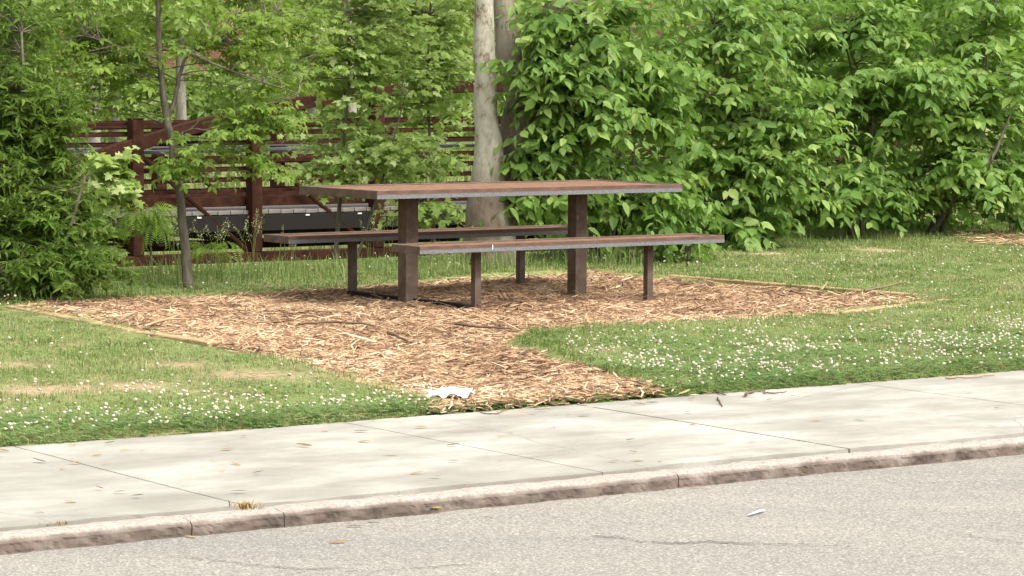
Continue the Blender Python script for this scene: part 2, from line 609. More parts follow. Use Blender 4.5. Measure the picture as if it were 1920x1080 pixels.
def crack(pts, w):
    """thin dirt-filled crack lying in the asphalt"""
    V, q = [], []
    r = np.random.default_rng(int(pts[0][0]))
    fine = []
    for a, b in zip(pts[:-1], pts[1:]):
        for k in range(14):
            t = k / 14
            fine.append((a[0] + (b[0] - a[0]) * t, a[1] + (b[1] - a[1]) * t))
    fine.append(pts[-1])
    for i, (px, py) in enumerate(fine):
        g = G(px, py + r.normal(0, 1.0), ROADZ)
        u, v = g[:2] @ KU, g[:2] @ KV
        ww = 0.6 * w * (0.3 + r.random()) * (0.25 if i in (0, len(fine) - 1) else 1)
        zz = road_z(u, v) + 0.005
        V += [(g[0], g[1] - ww, zz), (g[0], g[1] + ww, zz)]
    F = [(2 * i, 2 * i + 2, 2 * i + 3, 2 * i + 1) for i in range(len(fine) - 1)]
    link('crack', mesh_np('crack', np.array(V), np.array(F)), CRACK, road)


crack([(1110, 1008), (1175, 1013), (1200, 1020), (1260, 1025), (1330, 1022), (1420, 1030)], 0.010)
crack([(1330, 1024), (1420, 1026), (1520, 1030), (1600, 1034)], 0.006)
crack([(1640, 905), (1720, 908), (1830, 907), (1920, 905)], 0.005)
crack([(330, 1045), (400, 1052), (470, 1060), (560, 1066), (640, 1067)], 0.007)
crack([(640, 1075), (760, 1068), (900, 1062)], 0.005)
crack([(1780, 1005), (1850, 1018), (1920, 1026)], 0.006)

# pavement: earth base and one slab per bay
JOINTS = [-4.4, -2.8, -1.2, 0.4, 1.9, 3.4, 4.92, 6.455, 7.70, 9.40, 10.95, 12.5, 14.0, 15.6, 17.2, 18.8]
pavement = uvbox('pavement', -4.4, 18.8, 8.60, 10.50, -0.20, -0.040, SOIL, None, 0, kind='structure')
r = random.Random(5)
for a, b in zip(JOINTS[:-1], JOINTS[1:]):
    # slab drawn as a fine-edged plate with gently ragged kerb side
    k = 24
    top, edge_v = [], []
    ga, gb = (0.002 if abs(q_ - 6.455) < 0.01 else 0.0052 for q_ in (a, b))
    us = np.linspace(a + ga, b - gb, k)
    ragged = 8.636 + (vnoise(us, us * 0, 6, 11) - 0.5) * 0.045
    tilt = r.uniform(-0.0006, 0.0006)
    V, Fq = [], []
    rows = [(None, 0.0), (9.0, 0), (9.6, 0), (10.2, 0), (10.485, 0)]
    nrow = len(rows)
    x0, y0 = UV(a, 8.6)
    for j, (vv0, _) in enumerate(rows):
        for i in range(k):
            v0 = ragged[i] if vv0 is None else vv0
            zz = tilt + (vnoise(us[i], v0, 1.5, 21) - 0.5) * 0.006
            if j in (0, nrow - 1) or i in (0, k - 1):
                zz -= 0.001
            V.append((us[i] - a, v0 - 8.6, zz))
    top_n = len(V)
    V += [(x, y, -0.1) for (x, y, z) in V]
    for j in range(nrow - 1):
        for i in range(k - 1):
            q = j * k + i
            Fq.append((q, q + 1, q + k + 1, q + k))
    for i in range(k - 1):
        Fq.append((i + 1, i, top_n + i, top_n + i + 1))
        q = (nrow - 1) * k + i
        Fq.append((q, q + 1, top_n + q + 1, top_n + q))
    for j in range(nrow - 1):
        q = j * k
        Fq.append((q, q + k, top_n + q + k, top_n + q))
        q = j * k + k - 1
        Fq.append((q + k, q, top_n + q, top_n + q + k))
    tint = np.full(len(V), 1.0 if a < 4.9 else (0.55 if a < 6.4 else (0.05 if a < 7.6 else 0.35)))
    o = link('slab', mesh_np('slab', np.array(V), np.array(Fq), tint), SLAB)
    o.parent = pavement
    o.matrix_parent_inverse = Matrix.Identity(4)
    pl = Matrix.Translation(pavement.location) @ Matrix.Rotation(AL, 4, 'Z')
    o.matrix_local = pl.inverted() @ (Matrix.Translation((x0, y0, 0)) @ Matrix.Rotation(AL, 4, 'Z'))

# kerb: rough granite stones, each its own
kerb = empty('kerb', (*UV(6, 8.5), 0), AL)
kerb['kind'] = 'structure'
KJ = [-3.0, -1.2, 0.5, 2.2, 4.60, 4.96, 6.67, 8.55, 10.6, 12.6, 14.6, 16.6]
for a, b in zip(KJ[:-1], KJ[1:]):
    n = max(10, int((b - a) / 0.013))
    us = np.linspace(a + 0.002, b - 0.002, n)
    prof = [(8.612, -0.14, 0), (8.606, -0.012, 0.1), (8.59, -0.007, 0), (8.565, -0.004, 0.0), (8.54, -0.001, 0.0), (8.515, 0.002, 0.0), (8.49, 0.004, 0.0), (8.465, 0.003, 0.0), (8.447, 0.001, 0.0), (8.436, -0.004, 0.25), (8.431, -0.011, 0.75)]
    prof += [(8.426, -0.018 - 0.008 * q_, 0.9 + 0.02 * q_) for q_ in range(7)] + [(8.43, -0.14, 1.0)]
    np_ = len(prof)
    pv_ = np.array([q_[0] for q_ in prof])[None]
    pz_ = np.array([q_[1] for q_ in prof])[None]
    U_ = us[:, None] + 0 * pv_
    S_ = (8.6 - pv_) - pz_ + 0 * U_                          # distance along the profile
    e_ = np.minimum(np.arange(n), n - 1 - np.arange(n))[:, None]
    act = np.ones((1, np_))
    act[0, [0, -1]] = 0
    topm = ((pz_ > -0.013) & (pv_ > 8.44)) * 1.0
    nz_ = (vnoise(U_, S_, 9, 31) - 0.5) * 0.020 + (vnoise(U_, S_, 28, 35) - 0.5) * 0.010 + (vnoise(U_, S_, 70, 36) - 0.5) * 0.006
    dv_ = nz_ * act * (1 - topm * 0.6) + (vnoise(us, us * 0, 1.4, 33)[:, None] - 0.5) * 0.022
    dz_ = nz_ * topm * 0.28 - 0.003 * np.exp(-e_ / 0.9) * topm
    V = np.stack([U_ - 6, pv_ - 8.5 + dv_, pz_ + dz_], -1).reshape(-1, 3)
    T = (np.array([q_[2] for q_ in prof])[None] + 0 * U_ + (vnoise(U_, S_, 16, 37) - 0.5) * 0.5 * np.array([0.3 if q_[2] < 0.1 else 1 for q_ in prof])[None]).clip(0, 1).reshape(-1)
    kk = len(prof)
    F = [(i * kk + j, i * kk + j + 1, (i + 1) * kk + j + 1, (i + 1) * kk + j) for i in range(n - 1) for j in range(kk - 1)]
    # end caps
    cap0 = list(range(kk))
    Ft = [f for f in F]
    me_V = np.array(V)
    tri = np.array(Ft)
    tri = np.concatenate([tri[:, [0, 1, 2]], tri[:, [0, 2, 3]]])
    caps = [(0, j + 1, j) for j in range(1, kk - 1)] + [((n - 1) * kk, (n - 1) * kk + j, (n - 1) * kk + j + 1) for j in range(1, kk - 1)]
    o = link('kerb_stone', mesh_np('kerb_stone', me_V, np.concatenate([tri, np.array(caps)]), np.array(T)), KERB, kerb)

TH = math.radians(36.02)
TU, TV = np.array([math.cos(TH), math.sin(TH)]), np.array([-math.sin(TH), math.cos(TH)])
TA = np.array([-0.8579, 18.2717])
TL, TW = 2.500, 0.938


# mulch bed
def mulch_h(x, y):
    d = poly_dist(x, y, BED)
    u, v = x * KU[0] + y * KU[1], x * KV[0] + y * KV[1]
    hgt = -0.026 + 0.006 * sstep(0, 0.5, d) + (0.012 + 0.022 * sstep(9.2, 8.2, u) * sstep(13.0, 14.2, v)) * sstep(0.5, 0.0, d) + (vnoise(x, y, 1.6, 41) - 0.5) * 0.05 * sstep(0, 0.6, d) + (vnoise(x, y, 5, 42) - 0.5) * 0.022
    tu, tv = (x - TA[0]) * TU[0] + (y - TA[1]) * TU[1], (x - TA[0]) * TV[0] + (y - TA[1]) * TV[1]
    near_bar = sstep(0.30, 0.08, np.abs(tu - 0.52)) * sstep(-0.45, -0.2, tv) * sstep(1.15, 0.9, tv)
    return np.where(v < 10.52, np.maximum(hgt, 0.0) + 0.002, hgt + 0.028 * sstep(11.8, 10.6, v)) - 0.010 * near_bar


bx0, by0 = BED.min(0)
bx1, by1 = BED.max(0)
gx, gy = np.arange(bx0, bx1 + 0.07, 0.07), np.arange(by0, by1 + 0.07, 0.07)
xx, yy = np.meshgrid(gx, gy, indexing='ij')
zz = mulch_h(xx, yy)
idx = np.arange(xx.size).reshape(xx.shape)
F = np.stack([idx[:-1, :-1], idx[1:, :-1], idx[1:, 1:], idx[:-1, 1:]], -1).reshape(-1, 4)
V = np.stack([xx, yy, zz], -1).reshape(-1, 3)
cx, cy = V[F][:, :, 0].mean(1), V[F][:, :, 1].mean(1)
F = F[in_poly(cx, cy, BED)]
used = np.unique(F)
remap = np.zeros(len(V), int)
remap[used] = np.arange(len(used))
mulch_bed = link('mulch_bed', mesh_np('mulch_bed', V[used], remap[F], smooth=True), SOIL, kind='structure')

n = 78000
sx, sy = rng.uniform(bx0 - 0.1, bx1 + 0.1, n * 2), rng.uniform(by0 - 0.1, by1 + 0.1, n * 2)
su, sv = sx * KU[0] + sy * KU[1], sx * KV[0] + sy * KV[1]
keep = in_poly(sx, sy, BED) | ((poly_dist(sx, sy, BED) < 0.05) & (rng.random(n * 2) < 0.25)) | ((poly_dist(sx, sy, BED) < 0.25) & (rng.random(n * 2) < 0.03))
sx, sy = sx[keep][:n], sy[keep][:n]


def chips(sx, sy, zf, length, width, seed, tilt=0.16):
    r = np.random.default_rng(seed)
    n = len(sx)
    L = length * np.exp(r.normal(0, 0.5, n))
    Wd = width * np.exp(r.normal(0, 0.45, n))
    yaw = r.uniform(0, 2 * math.pi, n)
    pit = r.normal(0, tilt, n)
    bend = r.normal(0, 0.10, n)
    roll = r.uniform(0, 6.28, n)
    d = np.stack([np.cos(yaw) * np.cos(pit), np.sin(yaw) * np.cos(pit), np.sin(pit)], -1)
    s = np.stack([-np.sin(yaw), np.cos(yaw), np.zeros(n)], -1)
    up = np.cross(d, s)
    base = np.stack([sx, sy, zf(sx, sy) + 0.004 + np.abs(np.sin(pit)) * L * 0.4 + r.random(n) * 0.012], -1)
    V = np.zeros((n, 9, 3))
    for i, (t, w) in enumerate(((-0.5, 0.6), (0.0, 1.0), (0.5, 0.45))):
        c = base + d * (t * L)[:, None] + s * ((bend * L) * (1 if t == 0 else 0))[:, None]
        for j in range(3):
            a = roll * 0.15 + j * 2 * math.pi / 3 + math.pi / 2
            V[:, i * 3 + j] = c + s * (np.cos(a) * Wd * w * 0.55)[:, None] + up * (np.sin(a) * Wd * w * 0.28)[:, None]
    f = []
    for i in range(2):
        for j in range(3):
            k = (j + 1) % 3
            f += [(i * 3 + j, i * 3 + k, i * 3 + 3 + k), (i * 3 + j, i * 3 + 3 + k, i * 3 + 3 + j)]
    f += [(0, 2, 1), (6, 7, 8)]
    F = (np.arange(n)[:, None, None] * 9 + np.array(f)[None]).reshape(-1, 3)
    return V.reshape(-1, 3), F, n


V, F, n = chips(sx, sy, mulch_h, 0.060, 0.0066, 11, 0.13)
patch = vnoise(sx, sy, 1.3, 44)
t = np.clip(rng.beta(2.1, 2.1, n) + (patch - 0.5) * 0.3, 0, 1)
keepc = np.ones(n, bool)
link('mulch_chips', mesh_np('mulch_chips', V, F, np.repeat(t, 9)), CHIP, kind='stuff')
# ------------------------------------------------------------------ picnic table
table = empty('picnic_table', (*TA, 0), TH, 'rusty brown steel picnic table with two attached benches standing on the wood chip bed', 'picnic table')


def framed_plate(parent_name, x0, y0, L, Wd, ztop, tt, parent, slat_name):
    plate = one_box(parent_name, (0, 0, 0), (L - 0.012, Wd - 0.012, 0.008), RUST_TOP, parent, 0.001)
    plate.location = (x0 + L / 2, y0 + Wd / 2, ztop - 0.011)
    w = 0.006
    lip = 0.0
    for (cx, cy, sx, sy) in ((0, -Wd / 2 + w / 2, L, w), (0, Wd / 2 - w / 2, L, w), (-L / 2 + w / 2, 0, w, Wd - 2 * w - 0.002), (L / 2 - w / 2, 0, w, Wd - 2 * w - 0.002)):
        b = one_box('edge_bar', (0, 0, 0), (sx, sy, tt), EDGE_BAR if sx > sy else RUST_POST, plate, 0.0015)
        b.location = (cx, cy, 0.011 - tt / 2)
    # angle lip lying on the plate along the rim
    for (cy,) in ((-Wd / 2 + 0.030,), (Wd / 2 - 0.030,)):
        b = one_box('rim_strip', (0, cy, 0.0065), (L - 0.02, 0.045, 0.004), RUST_POST, plate, 0.001)
    for (cx,) in ((-L / 2 + 0.030,), (L / 2 - 0.030,)):
        b = one_box('rim_strip', (cx, 0, 0.0060), (0.045, Wd - 0.11, 0.004), RUST_POST, plate, 0.001)
    return plate


framed_plate('table_top', 0, 0, TL, TW, 0.750, 0.055, table, None)
for xx0 in (0.515, 1.912):
    post = one_box('post', (0, 0, 0), (0.098, 0.098, 0.75), RUST_POST, table, 0.004)
    post.location = (xx0, 0.413, 0.735 - 0.375)
    br = one_box('cross_bracket', (0, 0, 0), (0.06, TW - 0.10, 0.03), DARK_STEEL, table, 0.002)
    br.location = (xx0, TW / 2, 0.712)
BW, BGAP = 0.3212, 0.058
for (x0, y0) in ((0.0709, -BGAP - BW), (-0.0445, TW + BGAP)):
    seat = framed_plate('seat', x0, y0, 2.4895, BW, 0.4137, 0.050, table, None)
    for lx in (0.515, 1.93):
        leg = one_box('leg', (0, 0, 0), (0.049, 0.049, 0.44), RUST_POST, table, 0.003)
        leg.location = (lx + 0.03 + (x0 if y0 < 0 else x0 + 0.06), y0 + BW / 2, 0.385 - 0.22)
        fl = one_box('leg_plate', (0, 0, 0), (0.16, 0.22, 0.006), DARK_STEEL, table, 0.001)
        fl.location = (leg.location.x, leg.location.y, 0.389)
for xx0 in (0.545, 1.94):
    b = one_box('base_bar', (0, 0, 0), (0.05, TW + 2 * BGAP + BW + 0.02, 0.07), DARK_STEEL, table, 0.003)
    b.location = (xx0, TW / 2, -0.015 if xx0 < 1 else -0.055)
mk = one_box('paint_mark', (0, 0, 0), (0.006, 0.0015, 0.032), WHITE, table, 0)
mk.location = (0.63, -BGAP - BW - 0.0012, 0.393)
mk = one_box('paint_mark', (0, 0, 0), (0.010, 0.0015, 0.028), DRY, table, 0, t=1.0)
mk.location = (1.875, 0.413 - 0.0505, 0.52)


# ------------------------------------------------------------------ timber edging of the bed
def timber(pa, pb, label, w=0.085, h=0.10, z=0.028):
    a, b = np.array(pa[:2]), np.array(pb[:2])
    L = np.linalg.norm(b - a)
    m = MB()
    k = 9
    r = np.random.default_rng(int(L * 1000))
    for i in range(1):
        m.box((0, 0, 0), (L, w, h), 0.006)
    o = m.build('edging_timber', TIMBER)
    c = (a + b) / 2
    o.location = (c[0], c[1], z - h / 2)
    o.rotation_euler = (r.normal(0, 0.03), 0, math.atan2(b[1] - a[1], b[0] - a[0]))
    tag(o, label, 'timber', 'pale timbers edging the wood chip bed')


timber(G(22, 581), G(268, 630), 'pale pine timber edging the far left corner of the wood chip bed')
timber(G(276, 631), G(402, 650), 'short pine timber in the left bed edge half sunk into the grass')
timber(G(642, 717), G(802, 752), 'pine timber along the left side of the chip path near the white paper')
timber(G(1172, 722), G(1228, 733), 'short pine timber stub at the right mouth of the chip path by the pavement')
timber(G(1774, 568), G(1552, 595), 'pale pine timber on the front right edge of the bed, beside the white clover')
timber(G(1772, 563), G(1256, 522), 'long pine timber along the back right edge of the bed, before the lawn', 0.07)


# ------------------------------------------------------------------ bridge
BV = 25.0
bo = UV(16.5, BV)
bridge = empty('footbridge', (*bo, 0), AL, 'rust brown steel truss footbridge behind the small tree and the picnic table', 'bridge')
BU0, BU1, BD = 12.05, 23.6, 2.0


def bu(u):
    return u - 16.5


def arch_z(u):
    t = (u - 17.2) / 5.1
    return 1.37 - 0.86 * t * t


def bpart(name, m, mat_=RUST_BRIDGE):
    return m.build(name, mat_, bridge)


for side, dv in ((0, 0.0), (1, BD)):
    # arched top chord, built of straight pieces
    us = np.linspace(BU0 + 0.05, 22.3, 15) if side == 0 else [13.0]
    m = MB()
    for a, b in zip(us[:-1], us[1:]):
        za, zb = arch_z(a), arch_z(b)
        ang = math.atan2(zb - za, b - a)
        R = np.array([[math.cos(ang), 0, -math.sin(ang)], [0, 1, 0], [math.sin(ang), 0, math.cos(ang)]])
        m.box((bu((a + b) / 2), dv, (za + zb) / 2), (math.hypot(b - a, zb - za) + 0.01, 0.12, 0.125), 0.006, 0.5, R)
    if side == 0:
        bpart('top_chord', m)
    m = MB()
    m.box((bu((BU0 + BU1) / 2), dv, -0.335), (BU1 - BU0, 0.13, 0.10), 0.006)
    bpart('bottom_chord', m)
    pu = [13.04, 14.36, 15.80, 17.2, 18.6, 20.0, 21.4]
    for i, u in enumerate(pu):
        m = MB()
        top = max(arch_z(u) - 0.05, 1.04 if i == 0 else 0) if side == 0 else 0.9
        m.box((bu(u), dv - 0.002, (top - 0.285) / 2), (0.118, 0.134, top + 0.285), 0.006)
        if i == 0:
            m.box((bu(u), dv - 0.002, top + 0.006), (0.128, 0.142, 0.014), 0.003)
        bpart('post', m)
        if i < len(pu) - 1:
            u2 = pu[i + 1]
            z1, z2 = arch_z(u) - 0.1, -0.28
            m = MB()
            m.tube([(bu(u + 0.06), dv + 0.02, min(z1, 0.72)), (bu(u2 - 0.06), dv + 0.02, z2)], 0.024, 6)
            bpart('diagonal_brace', m)
    # rails fixed inside the posts
    inner = dv + (0.105 if side == 0 else -0.105)
    for k, z in enumerate((1.015, 0.905, 0.805, 0.655, 0.545, 0.44, 0.335) if side == 0 else (0.93, 0.55)):
        m = MB()
        m.box((bu((BU0 + BU1) / 2 + 0.05), inner, z), (BU1 - BU0 - 0.1, 0.05, 0.030), 0.003)
        m.box((bu((BU0 + BU1) / 2 + 0.05), inner + (0.03 if side == 0 else -0.03), z + 0.015), (BU1 - BU0 - 0.1, 0.008, 0.034), 0.001)
        o = bpart('rail', m)
        o.rotation_euler = (0, -0.006, 0)
    m = MB()
    m.box((bu((BU0 + BU1) / 2), inner, 0.215), (BU1 - BU0, 0.04, 0.10), 0.003)
    bpart('toe_plate', m)
    m = MB()
    hp = dv + (0.19 if side == 0 else -0.19)
    m.tube([(bu(BU0 - 0.4), hp, 0.70), (bu(BU1), hp, 0.80)], 0.02, 8)
    m.build('handrail', PIPE, bridge, True)
    m = MB()
    m.box((bu(BU0 + 0.2), inner, 0.86), (0.07, 0.07, 0.38), 0.004)
    bpart('end_post', m)
    m = MB()
    m.box((bu((BU0 + BU1) / 2), dv + (0.03 if side == 0 else -0.03), 0.0), (BU1 - BU0, 0.06, 0.16), 0.004)
    m.build('edge_beam', DARK_STEEL, bridge)
for i in range(12):                                        # floor beams under the deck
    m = MB()
    m.box((bu(12.4 + i * 0.98), BD / 2, -0.15), (0.10, BD - 0.14, 0.12), 0.003)
    m.build('floor_beam', DARK_STEEL, bridge)
dk = MB()
dk.box((0, 0, 0), (0.138, BD - 0.02, 0.04), 0.004)
dkm = dk.mesh('deck_plank')
for i in range(80):
    o = link('deck_plank', dkm, DECK, bridge)
    o.location = (bu(BU0 + 0.1 + i * 0.1445), BD / 2, 0.106 + (i * 7 % 5) * 0.0008)
bt = MB()
bt.box((0, 0, 0), (0.045, 0.008, 0.014), 0.001)
btm = bt.mesh('clip')
for i in range(14):
    o = link('clip', btm, WHITE, bridge)
    o.location = (bu(12.5 + i * 0.62), -0.003, 0.068)

# ------------------------------------------------------------------ brick building far behind
BY = 88.0
bld = empty('brick_building', (0, BY, 0), math.radians(-6), 'red brick building glimpsed high behind the trees beyond the footbridge', 'building')
BX0, BX1, BH = -16.0, 9.0, 7.0
for nm, c, s in (('wall', ((BX0 + BX1) / 2, 0.25, BH / 2), (BX1 - BX0, 0.4, BH)), ('rear_wall', ((BX0 + BX1) / 2, 12.0, BH / 2), (BX1 - BX0, 0.4, BH)),
                 ('side_wall', (BX0 + 0.2, 6.12, BH / 2), (0.4, 11.3, BH)), ('side_wall', (BX1 - 0.2, 6.12, BH / 2), (0.4, 11.3, BH))):
    o = one_box(nm, (0, 0, 0), s, MORTAR, bld, 0.01)
    o.location = c
roof = one_box('roof', (0, 0, 0), (BX1 - BX0 + 0.4, 12.8, 0.25), DARK_STEEL, bld, 0.02)
roof.location = ((BX0 + BX1) / 2, 6.1, BH + 0.13)
bk = MB()
bk.box((0, 0, 0), (0.205, 0.05, 0.062), 0.004)
bv_, bf_, _ = bk.V[0], bk.F[0], 0
rows = int(BH / 0.077)
pos = []
for rr in range(rows):
    for cc in range(int((BX1 - BX0) / 0.217)):
        pos.append((BX0 + 0.12 + cc * 0.217 + (rr % 2) * 0.1085, 0.035, 0.05 + rr * 0.077))
pos = np.array(pos)
pos = pos[pos[:, 0] < BX1 - 0.1]
rz_ = math.radians(-6)
wp = pos @ np.array([[math.cos(rz_), math.sin(rz_), 0], [-math.sin(rz_), math.cos(rz_), 0], [0, 0, 1]]) + np.array([0, BY, 0])
qx, qy, _ = project(wp)
score = np.full(len(pos), 1e9)
for (wx, wy, a, b) in ((455, 18, 90, 30), (1140, 28, 60, 40), (275, 25, 30, 20)):
    score = np.minimum(score, ((qx - wx) / a) ** 2 + ((qy - wy) / b) ** 2)
order = np.argsort(score)
near, rest = order[:300], order[300:]
shades = []
for k in range(5):
    shades.append(mesh_np('brick', bv_, bf_, np.full(len(bv_), k / 4)))
for i, q in enumerate(near):
    o = link('brick', shades[i * 7 % 5], BRICK, bld)
    o.location = pos[q] + np.array([0, rng.uniform(-0.006, 0.004), 0])
bb = bk.V[0][:8] if False else np.array([(-.1025, -.025, -.031), (.1025, -.025, -.031), (.1025, -.025, .031), (-.1025, -.025, .031), (-.1025, .025, -.031), (.1025, .025, -.031), (.1025, .025, .031), (-.1025, .025, .031)])
bf8 = np.array([(0, 1, 2, 3), (1, 5, 6, 2), (4, 0, 3, 7), (3, 2, 6, 7), (4, 5, 1, 0)])
V = (pos[rest][:, None] + bb[None]).reshape(-1, 3)
F = (np.arange(len(rest))[:, None, None] * 8 + bf8[None]).reshape(-1, 4)
link('brickwork', mesh_np('brickwork', V, F, np.repeat(rng.random(len(rest)), 8)), BRICK, bld, kind='stuff')


# ------------------------------------------------------------------ plants
def leaflet(outline_w, fold=0.22, curve=0.25, stalk=0.0):
    """leaf along +Y, unit length, folded along its midrib; outline_w = [(t, half width)]"""
    V = [(0, 0, 0)]
    for t, w in outline_w:
        zc = -curve * t * t
        V += [(0, t, zc), (-w, t - 0.03, zc + fold * w), (w, t - 0.03, zc + fold * w)]
    V.append((0, 1, -curve))
    F = [(0, 1, 2), (0, 3, 1)]
    k = len(outline_w)
    for i in range(k - 1):
        a, b = 1 + 3 * i, 4 + 3 * i
        F += [(a + 1, a, b), (a + 1, b, b + 1), (a, a + 2, b + 2), (a, b + 2, b)]
    a = 1 + 3 * (k - 1)
    e = len(V) - 1
    F += [(a + 1, a, e), (a, a + 2, e)]
    return np.array(V, float), np.array(F)


def lobed(curve=0.2):
    out = [(0, 0), (0.17, -0.02), (0.40, 0.10), (0.28, 0.27), (0.52, 0.52), (0.24, 0.56), (0.16, 0.72), (0, 1.0),
           (-0.16, 0.72), (-0.24, 0.56), (-0.52, 0.52), (-0.28, 0.27), (-0.40, 0.10), (-0.17, -0.02)]
    V = [(0, 0.42, 0.0)] + [(x, y, -curve * (x * x * 1.2 + (y - 0.42) ** 2) + 0.12 * abs(x)) for x, y in out]
    F = [(0, 1 + i, 1 + (i + 1) % len(out)) for i in range(len(out))]
    return np.array(V), np.array([(a, c, b) for a, b, c in F])


def multi(parts):
    Vs, Fs, n = [], [], 0
    base_V, base_F = leaflet([(0.3, 0.22), (0.65, 0.19)])
    for (x, y, ang, s) in parts:
        c, sn = math.cos(ang), math.sin(ang)
        v = base_V * s
        v = np.stack([v[:, 0] * c - v[:, 1] * sn + x, v[:, 0] * sn + v[:, 1] * c + y, v[:, 2] - 0.1 * abs(ang) * v[:, 1]], -1)
        Vs.append(v)
        Fs.append(base_F + n)
        n += len(v)
    return np.concatenate(Vs), np.concatenate(Fs)


T_OVATE = leaflet([(0.18, 0.18), (0.45, 0.27), (0.75, 0.17)])
T_OVATE2 = leaflet([(0.15, 0.12), (0.4, 0.20), (0.72, 0.14)], 0.45, 0.5)
T_OVATE3 = leaflet([(0.22, 0.24), (0.5, 0.31), (0.78, 0.16)], 0.08, 0.05)
T_LANCE = leaflet([(0.3, 0.15), (0.65, 0.125)], 0.3, 0.35)
T_LANCE2 = leaflet([(0.3, 0.11), (0.65, 0.09)], 0.5, 0.6)
T_LOBED = lobed()
T_TRIO = multi([(0, 0.35, 0, 0.65), (0.02, 0.25, -0.95, 0.55), (-0.02, 0.25, 0.95, 0.55)])
_pin = []
for i in range(9):
    s = 0.30 * (1 - 0.5 * abs(i / 8 - 0.4))
    _pin += [(0.0, 0.12 + i * 0.10, -1.15, s), (0.0, 0.12 + i * 0.10, 1.15, s)]


def pinnate():
    Vs, Fs, n = [], [], 0
    for (x, y, ang, s) in _pin:
        v = np.array([(0, 0, 0), (0.12, 0.5, 0.02), (0, 1, -0.1), (-0.12, 0.5, 0.02)]) * s * 0.95
        c, sn = math.cos(ang), math.sin(ang)
        v = np.stack([v[:, 0] * c - v[:, 1] * sn + x, v[:, 0] * sn + v[:, 1] * c + y, v[:, 2] - 0.28 * y * y], -1)
        Vs.append(v)
        Fs.append(np.array([(0, 1, 2), (0, 2, 3)]) + n)
        n += 4
    return np.concatenate(Vs), np.concatenate(Fs)


T_PIN = pinnate()
T_FAR = (np.array([(0, 0, 0), (0.3, 0.5, 0.05), (0, 1, -0.15), (-0.3, 0.5, 0.05)]), np.array([(0, 1, 2), (0, 2, 3)]))


def norm(a):
    return a / (np.linalg.norm(a, axis=-1, keepdims=True) + 1e-9)


def leaf_frames(pos, d, up, r, jit=0.35):
    """orthonormal frames: Y along the leaf, Z its upper face"""
    y = norm(d + r.normal(0, jit * 0.5, d.shape))
    z = up + r.normal(0, jit, d.shape)
    z = norm(z - (z * y).sum(-1, keepdims=True) * y)
    x = np.cross(y, z)
    return np.stack([x, y, z], -1)                         # columns


def assemble(tmpl, pos, R, size):
    V0, F0 = tmpl
    n, k = len(pos), len(V0)
    V = np.einsum('nij,kj->nki', R, V0) * size[:, None, None] + pos[:, None]
    F = np.arange(n)[:, None, None] * k + F0[None]
    return V.reshape(-1, 3), F.reshape(-1, 3), k


def in_view(p, mx=60, my=60):
    x, y, d = project(p)
    return (d > 0) & (x > -mx) & (x < 1920 + mx) & (y > -my) & (y < 1080)


